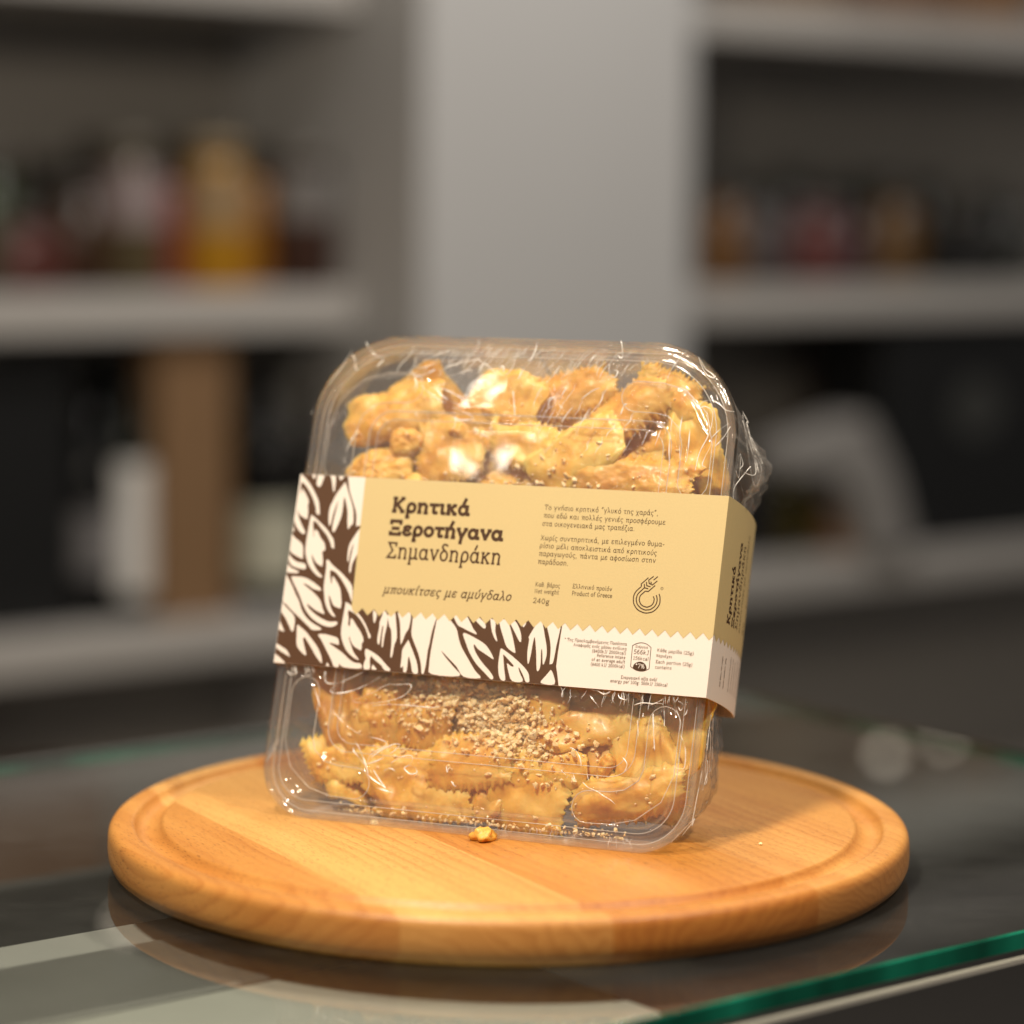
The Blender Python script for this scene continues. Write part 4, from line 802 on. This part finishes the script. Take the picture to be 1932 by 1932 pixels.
# upper window
pc(1, 748, 776, 200, 108, 16, .0125, 'long folded golden pastry in the upper left corner of the pack', teeth=0, fold=.5, th=.008, lump=.0014, curl=0.588)
pc(2, 852, 846, 128, 118, 10, .0105, 'round crumbed pastry under the upper left corner piece, above the sleeve', teeth=24, th=.008, lump=.0012, curl=0.3)
pc(3, 952, 762, 138, 132, -15, .0110, 'bright golden pastry under the white lamp glint, top middle of the pack', teeth=0, th=.009, lump=.0010, curl=0.378)
pc(4, 992, 838, 128, 84, -12, .0090, 'small golden pastry with pinked lower edge, above the sleeve middle', teeth=22, th=.007, curl=0.336)
pc(5, 1090, 858, 185, 100, 33, .0092, 'smooth pale tongue shaped pastry rising to the right above the sleeve', teeth=0, lump=.0005, th=.006, fold=.1, curl=0.147)
pc(6, 1075, 742, 160, 88, 20, .0160, 'amber pastry behind the top middle glints of the film', teeth=24, th=.008, curl=0.546)
pc(7, 1185, 770, 150, 92, 38, .0125, 'narrow pastry leaning under the upper right film hatching', teeth=22, th=.007, curl=0.63)
pc(8, 1258, 756, 120, 105, -20, .0150, 'yellow pinked pastry in the upper right corner of the pack', teeth=24, th=.007, curl=0.462)
pc(9, 1205, 848, 190, 92, 14, .0190, 'brown shaded pastry in the gap right of the pale tongue', teeth=0, th=.008, curl=0.252)
pc(10, 1190, 905, 220, 80, -4, .0100, 'crumbed pastry just showing over the sleeve edge, right of middle', teeth=24, th=.009, lump=.0015, curl=0.3)
pc(11, 715, 885, 135, 80, 14, .0115, 'lumpy pastry at the left end just above the sleeve', teeth=0, th=.009, lump=.0015)
pc(12, 950, 905, 150, 76, -8, .0150, 'nutty brown pastry just above the sleeve, between crumbed lump and tongue', teeth=0, lump=.0016, th=.008, curl=0.3)
pc(13, 770, 835, 64, 50, 0, .0098, 'small broken crumb of pastry between the two upper left pieces', teeth=0, lump=.0012, th=.007)
pc(14, 1312, 850, 100, 170, 5, .0150, 'amber pastry pressed behind the right hand ridge of the lid', teeth=0, th=.008, curl=0.294)
pc(15, 1120, 905, 90, 60, 20, .0130, 'small almond dusted pastry under the pale tongue, by the sleeve', teeth=0, lump=.0014)
# lower window
pc(21, 648, 1330, 105, 215, 6, .0120, 'tall smooth amber pastry down the left side below the sleeve', teeth=0, lump=.0006, fold=.4, th=.008, curl=0.378)
pc(22, 720, 1345, 84, 170, 2, .0100, 'narrow upright lumpy pastry beside the dark gap below the sleeve', teeth=0, lump=.0013, th=.010)
pc(23, 812, 1325, 110, 175, -8, .0115, 'broad pastry with pale nut bits right of the dark gap', teeth=24, lump=.0014, th=.010, curl=0.35)
pc(24, 930, 1330, 270, 170, -12, .0120, 'large pastry buried under the heap of crushed almonds', teeth=0, lump=.0010, th=.009)
pc(25, 893, 1436, 150, 92, 8, .0082, 'bright pastry with pinked teeth hanging below the almond heap', teeth=20, th=.008, lump=.0008, curl=0.294)
pc(26, 788, 1478, 200, 128, 4, .0110, 'wide lumpy pastry at the bottom, left of middle', teeth=24, lump=.0014, th=.010, curl=0.3)
pc(27, 640, 1432, 118, 84, 8, .0130, 'pinked pastry in the lower left corner of the pack', teeth=22, th=.007, curl=0.378)
pc(28, 1096, 1348, 200, 120, 14, .0085, 'smooth olive gold sheet of pastry with a torn lower edge', teeth=0, lump=.0004, th=.004, fold=.1, tilt=(0, -.2), curl=0.105)
pc(29, 1128, 1412, 230, 105, 8, .0125, 'flat brown pastry tucked under the olive gold sheet', teeth=0, lump=.0005, th=.005, fold=.1, curl=0.126)
pc(30, 1218, 1428, 110, 165, 18, .0105, 'pointed amber pastry at the lower right ridge of the lid', teeth=0, lump=.0007, th=.007, curl=0.252)
pc(31, 1048, 1448, 120, 78, -10, .0090, 'small crumbed pastry between the brown flat piece and the toothed one', teeth=0, lump=.0014, th=.008, curl=0.35)
pc(32, 992, 1490, 160, 150, -6, .0105, 'rounded pastry with a pale patch, bottom middle of the pack', teeth=24, lump=.0008, th=.009, curl=0.336)
pc(33, 905, 1500, 86, 92, 10, .0120, 'small crumbly pastry under the pinked teeth', teeth=0, lump=.0014, th=.008, curl=0.4)
pc(34, 1185, 1502, 200, 84, 16, .0105, 'yellow ribbon of pastry curling in the lower right corner', teeth=22, lump=.0009, fold=.9, th=.007, curl=0.798)
pc(35, 1108, 1488, 80, 84, 30, .0150, 'dull greyish pastry beside the curling ribbon', teeth=0, lump=.0008, curl=0.294)
pc(36, 1285, 1360, 110, 200, 4, .0150, 'amber pastry behind the right hand ridge below the sleeve', teeth=0, th=.008, curl=0.21)
pc(37, 1140, 1300, 150, 100, 0, .0125, 'pastry half hidden by the right part of the lower sleeve edge', teeth=0, lump=.001, curl=0.252)
rnd = random.Random(9)
for j in range(6):
    for i in range(6):
        u = -.058 + .0232 * i + rnd.uniform(-.006, .006); v = .031 + .0255 * j + rnd.uniform(-.006, .006); d = rnd.uniform(.021, .031)
        v = max(v, TAN * d + .022)
        place(100 + j * 6 + i, u * .93, v, d, rnd.uniform(.034, .044), rnd.uniform(.026, .034), rnd.uniform(0, 180), 'honey coloured fried pastry lying deep in the pack behind the front pieces',
              tilt=(rnd.uniform(-.4, .4), rnd.uniform(-.4, .4)), th=.010, teeth=rnd.choice((0, 20)), lump=.0012, curl=rnd.choice((0, .3, .5)), group='deeper layer of fried pastry pieces')
for k in range(16):                                            # broken bits between the big pieces
    v = rnd.choice((rnd.uniform(.020, .056), rnd.uniform(.130, .166))); u = rnd.uniform(-.060, .066)
    place(300 + k, u, v, rnd.uniform(.0085, .013), rnd.uniform(.006, .012), rnd.uniform(.005, .009), rnd.uniform(0, 180), 'small broken bit of fried pastry wedged between larger pieces in the pack', tilt=(rnd.uniform(-.5, .5), rnd.uniform(-.5, .5)),
          th=.005, teeth=0, lump=.0011, group='broken pastry bits between the larger pieces')
# crushed almonds: dropped on to the faces of the pieces
bpy.context.view_layer.update()
bv = []; bf = []
for o in PIECES:
    b = len(bv); mw = o.matrix_world
    bv += [mw @ q.co for q in o.data.vertices]; bf += [[b + i for i in p.vertices] for p in o.data.polygons]
tree = BVHTree.FromPolygons(bv, bf)
ND = (PM.to_3x3() @ Vector((0, 1, 0))).normalized()
ico = bmesh.new(); bmesh.ops.create_icosphere(ico, subdivisions=1, radius=1); IV = [q.co.copy() for q in ico.verts]; IF = [[q.index for q in f.verts] for f in ico.faces]; ico.free()
def chunk(mb, p, s, r, flat=.8):
    R = Matrix.Rotation(r.random() * 6.3, 3, Vector((r.random() - .5, r.random() - .5, r.random() - .5)).normalized())
    sc = Vector((r.uniform(.7, 1.4), r.uniform(.6, 1.1), r.uniform(.45, .9) * flat + .1))
    mb.add([p + R @ Vector([a * b * s * r.uniform(.5, 1.35) for a, b in zip(q, sc)]) for q in IV], IF)
mb = MB(); r = random.Random(21)
def drop(u, v, s, d0=.004, nd_=.35):
    hit = tree.ray_cast(PM @ Vector((u, d0, v)), ND, .045)
    if hit[0] is not None and not (SV0 + .006 < v < SV1 - .004 and r.random() < .9): chunk(mb, hit[0] - ND * s * nd_, s, r)
for k in range(1700):                                          # the heap under the sleeve
    a = r.random() * 6.283; q = min(abs(r.gauss(0, .52)), 1.4)
    u = .0035 + .029 * q * math.cos(a) - .006 * math.sin(a) * q; v = .0455 + .0165 * q * math.sin(a) - .004 * math.cos(a) * q
    drop(u, v, r.choice((r.uniform(.0003, .0007), r.uniform(.0005, .0012), r.uniform(.0007, .0018))), .004, r.uniform(0, 1.2))
for k in range(190):
    drop(r.uniform(-.07, .07), r.choice((r.uniform(.008, .058), r.uniform(.128, .17))), r.choice((r.uniform(.0003, .0007), r.uniform(.0005, .0013))))
for k in range(160): drop(r.gauss(-.026, .012), r.gauss(.048, .008), r.uniform(.0004, .0013))
for k in range(160): drop(r.gauss(.0, .02), r.gauss(.131, .004), r.uniform(.0004, .0013))
for k in range(170):                                           # loose crumbs along the lower wall of the lid
    u = r.uniform(-.055, .06); d = r.uniform(.005, .013); s = r.uniform(.0003, .0011)
    chunk(mb, PM @ Vector((u, d, max(TAN * d + .0014, .0055) + s * .5 + r.random() ** 3 * .003)), s, r)
al = mb.build('almond_crumbs', M_nut); tag(al, 'pale crushed almonds heaped and scattered over the pastries in the pack', 'crumbs', kind='stuff')
# single crumbs
def crumb(name, x, y, size, label, d=None, seed=3, ztop=None, mt=None):
    mb = MB(); q = random.Random(seed)
    bm = bmesh.new(); bmesh.ops.create_icosphere(bm, subdivisions=3, radius=1)
    for w in bm.verts:
        nn = w.co.copy(); w.co *= 1 + .5 * noise.noise(nn * 1.6 + Vector((seed, 0, 0))) + .32 * noise.noise(nn * 4.5 + Vector((0, seed, 0)))
        w.co.z *= .75
    mb.add([w.co * size for w in bm.verts], [[w.index for w in f.verts] for f in bm.faces]); bm.free()
    o = mb.build(name, mt or M_dough, None, True)
    if d is not None: u, v = UV(x, y, d); o.matrix_world = PM @ Matrix.Translation((u, d, v))
    else:
        dx, dy = x - 966, y - 966; rr = FW * F_PX + RT0 * (cr * dx + sr * dy) - UP0 * (-sr * dx + cr * dy); oo = Vector((0, -CAM_D, CAM_H))
        o.location = oo + rr * ((size * .62 - oo.z) / rr.z)
    tag(o, label, 'crumb'); return o
crumb('pastry_crumb', 912, 1577, .0042, 'golden pastry crumb stuck to the bottom lip of the pack', -.0022, 5)
crumb('almond_piece', 706, 1553, .0017, 'pale almond bit lying in the lower left lip of the pack', .0062, 8, mt=M_nut)
crumb('almond_speck', 1435, 1592, .0007, 'tiny pale speck on the board right of the pack', None, 11, mt=M_nut)
# ------------------------------------------------------------------ shop shelves behind (wall runs parallel to the counter)
M_wall = plain('grey_shelf_back', (.32, .30, .275), .6, 0, .05, 3)
M_shelf = plain('painted_shelf', (.53, .50, .465), .5, 0, .05, 3)
M_pillar = plain('painted_pillar', (.60, .59, .575), .55, 0, .04, 2)
NW = 2.6                                                       # front edges of the shelves
def shelf_unit(e0, e1, label, tops):
    t = tag(empty('shelf_unit', en((e0 + e1) / 2, NW + .2, -1.1)), label, 'shelves')
    def put(o): o.parent = t; o.matrix_parent_inverse = Matrix.Translation(-en((e0 + e1) / 2, NW + .2, -1.1))
    mb = MB(); mb.box((e0, NW + .36, -1.1), (e1, NW + .40, 2.2), 0, en); put(mb.build('back_panel', M_wall))
    for z in tops:
        mb = MB(); mb.box((e0, NW, z - .062), (e1, NW + .358, z), 0, en); o = bevel(mb.build('shelf', M_shelf), .006); put(o)
    return t
TOPS = [-.90, -.385, .105, .59, 1.07, 1.55]
shelf_unit(-.6, 1.722, 'grey shelves with bottles and boxes to the left of the pale pillar', TOPS)
shelf_unit(2.268, 4.4, 'grey shelves with jars and a black box to the right of the pale pillar', [z - .002 for z in TOPS])
mb = MB(); mb.box((1.727, NW - .16, -1.1), (2.262, NW + .40, 2.4), 0, en)
pl = bevel(mb.build('pillar', M_pillar), .01); tag(pl, 'broad pale grey square pillar between the two bays of shelves', 'pillar')
mb = MB(); mb.add([en(-3, -3, -1.1), en(7, -3, -1.1), en(7, 5, -1.1), en(-3, 5, -1.1)], [(0, 1, 2, 3)])
fl = mb.build('floor', plain('floor_tiles', (.05, .045, .04), .5)); fl['kind'] = 'structure'
MATS = {}; SHELF_SHADE = .6  # shade under the shelf boards, multiplied into jar and bottle colours
def cm(col, rough=.35):
    k = (col, rough)
    if k not in MATS: MATS[k] = plain('shelf_goods', col, rough, 0, .12, 25)
    return MATS[k]
def jar(e, z, r, h, col, lab, label, cap=(.06, .05, .04), n=NW + .10, neck=.62, cat='jar', lz=(.28, .66)):
    t = tag(empty('jar' if cat == 'jar' else 'bottle', en(e, n, z)), label, cat)
    p = [(0, 0), (r * .92, 0), (r, .012), (r, h * neck), (r * .93, h * (neck + .06)), (r * (.72 if cat == 'jar' else .36), h * (neck + .14)), (r * (.70 if cat == 'jar' else .34), h * .90), (0, h * .90)]
    mb = MB(); lathe(mb, p, 32); mb.build('glass_body', cm(tuple(x * SHELF_SHADE for x in col), .25), t, True)
    mb = MB(); q = r * (.76 if cat == 'jar' else .38); lathe(mb, [(0, h * .885), (q, h * .885), (q, h * .995), (q * .95, h), (0, h)], 32); mb.build('lid' if cat == 'jar' else 'cap', cm(cap, .4), t, True)
    if lab:
        mb = MB(); a, b = lz
        vs = [(r * 1.012 * math.cos(x), r * 1.012 * math.sin(x), zz) for zz in (h * a, h * b) for x in [math.radians(-150 + 7 * k) for k in range(25)]]
        mb.add(vs, [(k, k + 1, 26 + k, 25 + k) for k in range(24)]); o = mb.build('paper_label', cm(tuple(x * (SHELF_SHADE * .9 if cat == 'jar' else 1) for x in lab), .6), t, True)
    return t
def carton(e, z, w, h, col, label, n=NW + .04, dp=.16, patch=None, cat='box', rot=0):
    o0 = en(e, n, z)
    t = tag(empty('carton', o0, (0, 0, math.atan2(AE.y, AE.x) + rot)), label, cat)
    mb = MB(); mb.box((-w / 2, 0, 0), (w / 2, dp, h)); bevel(mb.build('box_body', cm(col, .5), t), .004)
    mb = MB(); mb.box((-w / 2 + .002, -.0015, h - .03), (w / 2 - .002, dp + .0015, h + .002)); mb.build('box_lid', cm(tuple(x * .9 for x in col), .5), t)
    if patch:
        (x0, x1, z0, z1, pcx) = patch
        mb = MB(); n_ = 28; cx, cz, rx, rz = (x0 + x1) / 2, (z0 + z1) / 2, (x1 - x0) / 2, (z1 - z0) / 2
        mb.add([(cx + rx * math.cos(6.2832 * k / n_), -.0035, cz + rz * math.sin(6.2832 * k / n_)) for k in range(n_)], [tuple(range(n_))]); mb.build('box_mark', cm(pcx, .6), t)
    return t
ZA, ZB = .105, -.385
def ex(px, n):
    """place along the wall (e) that shows at picture column px for depth n"""
    dx = px - 966; r = FW * F_PX + RT0 * dx; k = (n - Vector((0, -CAM_D, 0)).dot(AN)) / r.dot(AN)
    return (Vector((0, -CAM_D, 0)) + r * k).dot(AE)
def J(px, dn, z, r, h, col, lab, label, **k): return jar(ex(px, NW + dn), z, r, h, col, lab, label, n=NW + dn, **k)
def B(px, dn, z, w, h, col, label, **k): return carton(ex(px, NW + dn), z, w, h, col, label, n=NW + dn, **k)
# upper left shelf
J(34, .10, ZA, .072, .115, (.16, .045, .035), None, 'low dark red jar at the left end of the upper shelf')
J(150, .10, ZA, .048, .165, (.07, .028, .010), None, 'dark brown jar between the low red jar and the pink labelled jar')
J(247, .10, ZA, .052, .225, (.15, .11, .05), (.56, .44, .43), 'olive brown jar with a pale pink label on the upper shelf', cap=(.14, .12, .09), lz=(.42, .80))
J(322, .12, ZA, .030, .18, (.34, .06, .05), None, 'slim red jar between the pink labelled jar and the amber jar')
J(405, .10, ZA, .056, .225, (.72, .34, .012), (.62, .40, .19), 'tall amber honey jar with a tan label, brightest on the upper left shelf', cap=(.30, .22, .12), lz=(.40, .80))
J(480, .15, ZA, .036, .19, (.50, .19, .02), None, 'narrow orange brown jar right of the amber honey jar')
J(570, .10, ZA, .054, .215, (.075, .03, .018), (.36, .33, .31), 'dark jar with a grey label on the upper shelf nearest the pillar', cap=(.15, .13, .11), lz=(.5, .85))
J(648, .10, ZA, .036, .165, (.13, .045, .05), None, 'small dark reddish jar tucked against the pillar')
J(-20, .10, ZA, .05, .20, (.07, .09, .05), None, 'greenish jar partly cut off at the far left of the upper shelf')
J(95, .24, ZA, .05, .20, (.02, .017, .011), None, 'dark jar in the second row behind the low red jar')
J(200, .26, ZA, .055, .23, (.022, .018, .012), None, 'dark jar in the second row behind the pink labelled jar')
J(345, .27, ZA, .055, .23, (.022, .018, .012), None, 'dark jar in the second row behind the slim red jar')
J(520, .26, ZA, .055, .22, (.02, .017, .011), None, 'dark jar in the second row left of the grey labelled jar')
J(450, .28, ZA, .05, .22, (.02, .016, .011), None, 'dark jar in the second row behind the amber honey jar')
J(610, .26, ZA, .05, .21, (.02, .016, .011), None, 'dark jar in the second row right of the grey labelled jar')
# lower left shelf
B(52, .06, ZB, .15, .40, (.006, .006, .006), 'tall black carton at the left end of the lower shelf')
J(172, .10, ZB, .045, .40, (.006, .006, .006), (.20, .19, .19), 'black bottle with a dull grey label beside the tall black carton', cap=(.01, .01, .01), cat='bottle', neck=.55, lz=(.18, .42))
J(243, .08, ZB, .036, .41, (.012, .016, .010), (.86, .83, .78), 'dark bottle with a bright white label next to the brown carton', cap=(.02, .02, .02), cat='bottle', neck=.62, lz=(.10, .58))
J(120, .24, ZB, .05, .40, (.006, .006, .006), None, 'black bottle in the back row behind the white labelled one', cap=(.01, .01, .01), cat='bottle', neck=.6)
J(210, .26, ZB, .05, .40, (.007, .006, .006), None, 'black bottle in the back row beside the brown carton', cap=(.01, .01, .01), cat='bottle', neck=.62)
B(368, .03, ZB, .128, .425, (.27, .155, .075), 'tall brown cardboard carton on the lower left shelf', dp=.10)
J(505, .10, ZB, .055, .40, (.012, .011, .010), (.62, .60, .47), 'dark bottle with a grey green label behind the pack', cap=(.02, .02, .02), cat='bottle', neck=.6, lz=(.10, .40))
B(522, .20, ZB, .07, .27, (.42, .29, .02), 'slim dark yellow carton behind the grey green labelled bottle', dp=.08)
J(600, .10, ZB, .045, .36, (.015, .012, .012), None, 'plain black bottle close to the pillar on the lower shelf', cat='bottle', neck=.6)
B(40, .10, -.90, .30, .26, (.17, .075, .025), 'low brown carton on the bottom shelf behind the glass edge', dp=.2)
# upper right shelf
J(1352, .10, ZA, .042, .165, (.26, .115, .03), None, 'amber jar against the right side of the pillar')
J(1432, .10, ZA, .040, .155, (.09, .065, .06), (.22, .19, .19), 'dull jar with a greyish label second from the pillar', lz=(.3, .7))
J(1528, .10, ZA, .055, .145, (.19, .05, .045), None, 'squat dark red jar in the middle of the upper right shelf', cap=(.17, .12, .11))
J(1600, .10, ZA, .035, .135, (.08, .045, .055), None, 'small plum coloured jar between the red and the amber jar')
J(1672, .10, ZA, .055, .17, (.21, .105, .03), None, 'wide amber brown jar right of the plum coloured jar')
J(1800, .09, ZA, .060, .125, (.008, .007, .007), None, 'low black jar near the right edge of the upper shelf')
J(1895, .10, ZA, .05, .16, (.05, .05, .045), None, 'grey jar at the very right of the upper shelf')
for k, px in enumerate((1395, 1480, 1570, 1640, 1730, 1850)):
    J(px, .25, ZA, .048, (.19, .205, .19, .20, .195, .18)[k], (.018, .019, .014), None, 'dark greenish jar in the back row of the upper right shelf', cap=(.05, .055, .045))['group'] = 'dark jars in the back row of the upper right shelf'
for k, (px, col) in enumerate([(1500, (.20, .12, .06)), (1720, (.22, .11, .05)), (1860, (.27, .14, .06))]):
    B(px, .06, .588, .16, .25, col, ['tan carton on the top right shelf, nearest the pillar', 'brown carton in the middle of the top right shelf', 'orange brown carton at the right end of the top shelf'][k])
# lower right shelf
B(1845, .03, ZB, .52, .42, (.008, .008, .008), 'large black gift box with a faint grey round mark on the right shelf', dp=.2, patch=(-.08, .05, .20, .31, (.06, .06, .055)))
B(1612, .22, ZB, .09, .42, (.13, .055, .02), 'narrow dark brown carton left of the large black box', dp=.10)
# pale card flap slanting down in front of the black box, open underneath
bg = MB(); xs = lambda p: (p - 1620) * .00124; zs = lambda y: (1018 - y) * .00094
pr = [(xs(1480), zs(800)), (xs(1560), zs(770)), (xs(1640), zs(745)), (xs(1700), zs(860)), (xs(1748), zs(1018)), (xs(1655), zs(1018)), (xs(1625), zs(905)), (xs(1560), zs(855)), (xs(1480), zs(850))]
npr = len(pr)
bg.add([(x, dd, z) for dd in (0, .10) for x, z in pr], [tuple(range(npr - 1, -1, -1)), tuple(npr + k for k in range(npr))] + [(i, (i + 1) % npr, npr + (i + 1) % npr, npr + i) for i in range(npr)])
b = bevel(bg.build('card_flap', cm((.33, .31, .29), .7)), .012, 3); b.location = en(ex(1620, NW - .03), NW - .03, ZB + .001); b.rotation_euler = (0, 0, math.atan2(AE.y, AE.x))
tag(b, 'pale slanting card flap in front of the large black box', 'carton flap')
J(1478, .16, ZB, .050, .16, (.22, .17, .02), None, 'small olive yellow jar on the lower right shelf')
J(1580, .06, ZB, .032, .10, (.45, .22, .09), None, 'small orange pot under the pale card flap', cap=(.35, .24, .14))
J(1420, .12, ZB, .05, .20, (.02, .018, .018), None, 'dark jar behind the pack beside the olive yellow jar')
# spot lamps high on the shelf wall, seen only as discs mirrored in the glass
M_bulb = bpy.data.materials.new('lamp_glow'); M_bulb.use_nodes = True
q = M_bulb.node_tree.nodes['Principled BSDF']; q.inputs['Emission Color'].default_value = (1, .86, .66, 1); q.inputs['Emission Strength'].default_value = 3.2
def spot(x, y, label, r=.017):
    dx, dy = x - 966, y - 966
    rr = (FW * F_PX + RT0 * (cr * dx + sr * dy) - UP0 * (-sr * dx + cr * dy)); oo = Vector((0, -CAM_D, CAM_H))
    hit = oo + rr * ((ZG - oo.z) / rr.z); rr.z = -rr.z; t = (NW - .25 - hit.dot(AN)) / rr.dot(AN); p = hit + rr * t
    k = tag(empty('spot_lamp', p), label, 'lamp')
    mb = MB(); lathe(mb, [(0, -r * .6), (r * .7, -r * .55), (r, 0), (r * .7, r * .55), (0, r * .6)], 24); mb.build('bulb', M_bulb, k, True)
    mb = MB(); lathe(mb, [(r * .5, r * .5), (r * 1.3, r * .6), (r * 1.2, r * 3), (0, r * 3)], 24); mb.build('lamp_housing', cm((.1, .1, .1), .4), k, True)
    mb = MB(); mb.box((-.006, -.006, r * 2.6), (.006, .006, 2.2 - p.z)); mb.build('lamp_rod', cm((.1, .1, .1), .4), k)
spot(1672, 1422, 'small spot lamp mirrored as a pale disc at the right back of the glass')
spot(1780, 1400, 'dimmer spot lamp mirrored next to the back edge of the glass', .012)
spot(240, 1742, 'spot lamp mirrored as a white disc at the lower left of the glass', .018)
# unseen low lamp added so that its glint lands high on the film
u_, v_ = UV(936, 792, .0006); p_ = PM @ Vector((u_, .0006, v_)); n_ = -(PM.to_3x3() @ Vector((0, 1, 0))).normalized(); v_ = (Vector((0, -CAM_D, CAM_H)) - p_).normalized()
area('glint_lamp', p_ + (2 * n_.dot(v_) * n_ - v_) * 1.25, p_, .030, .16)
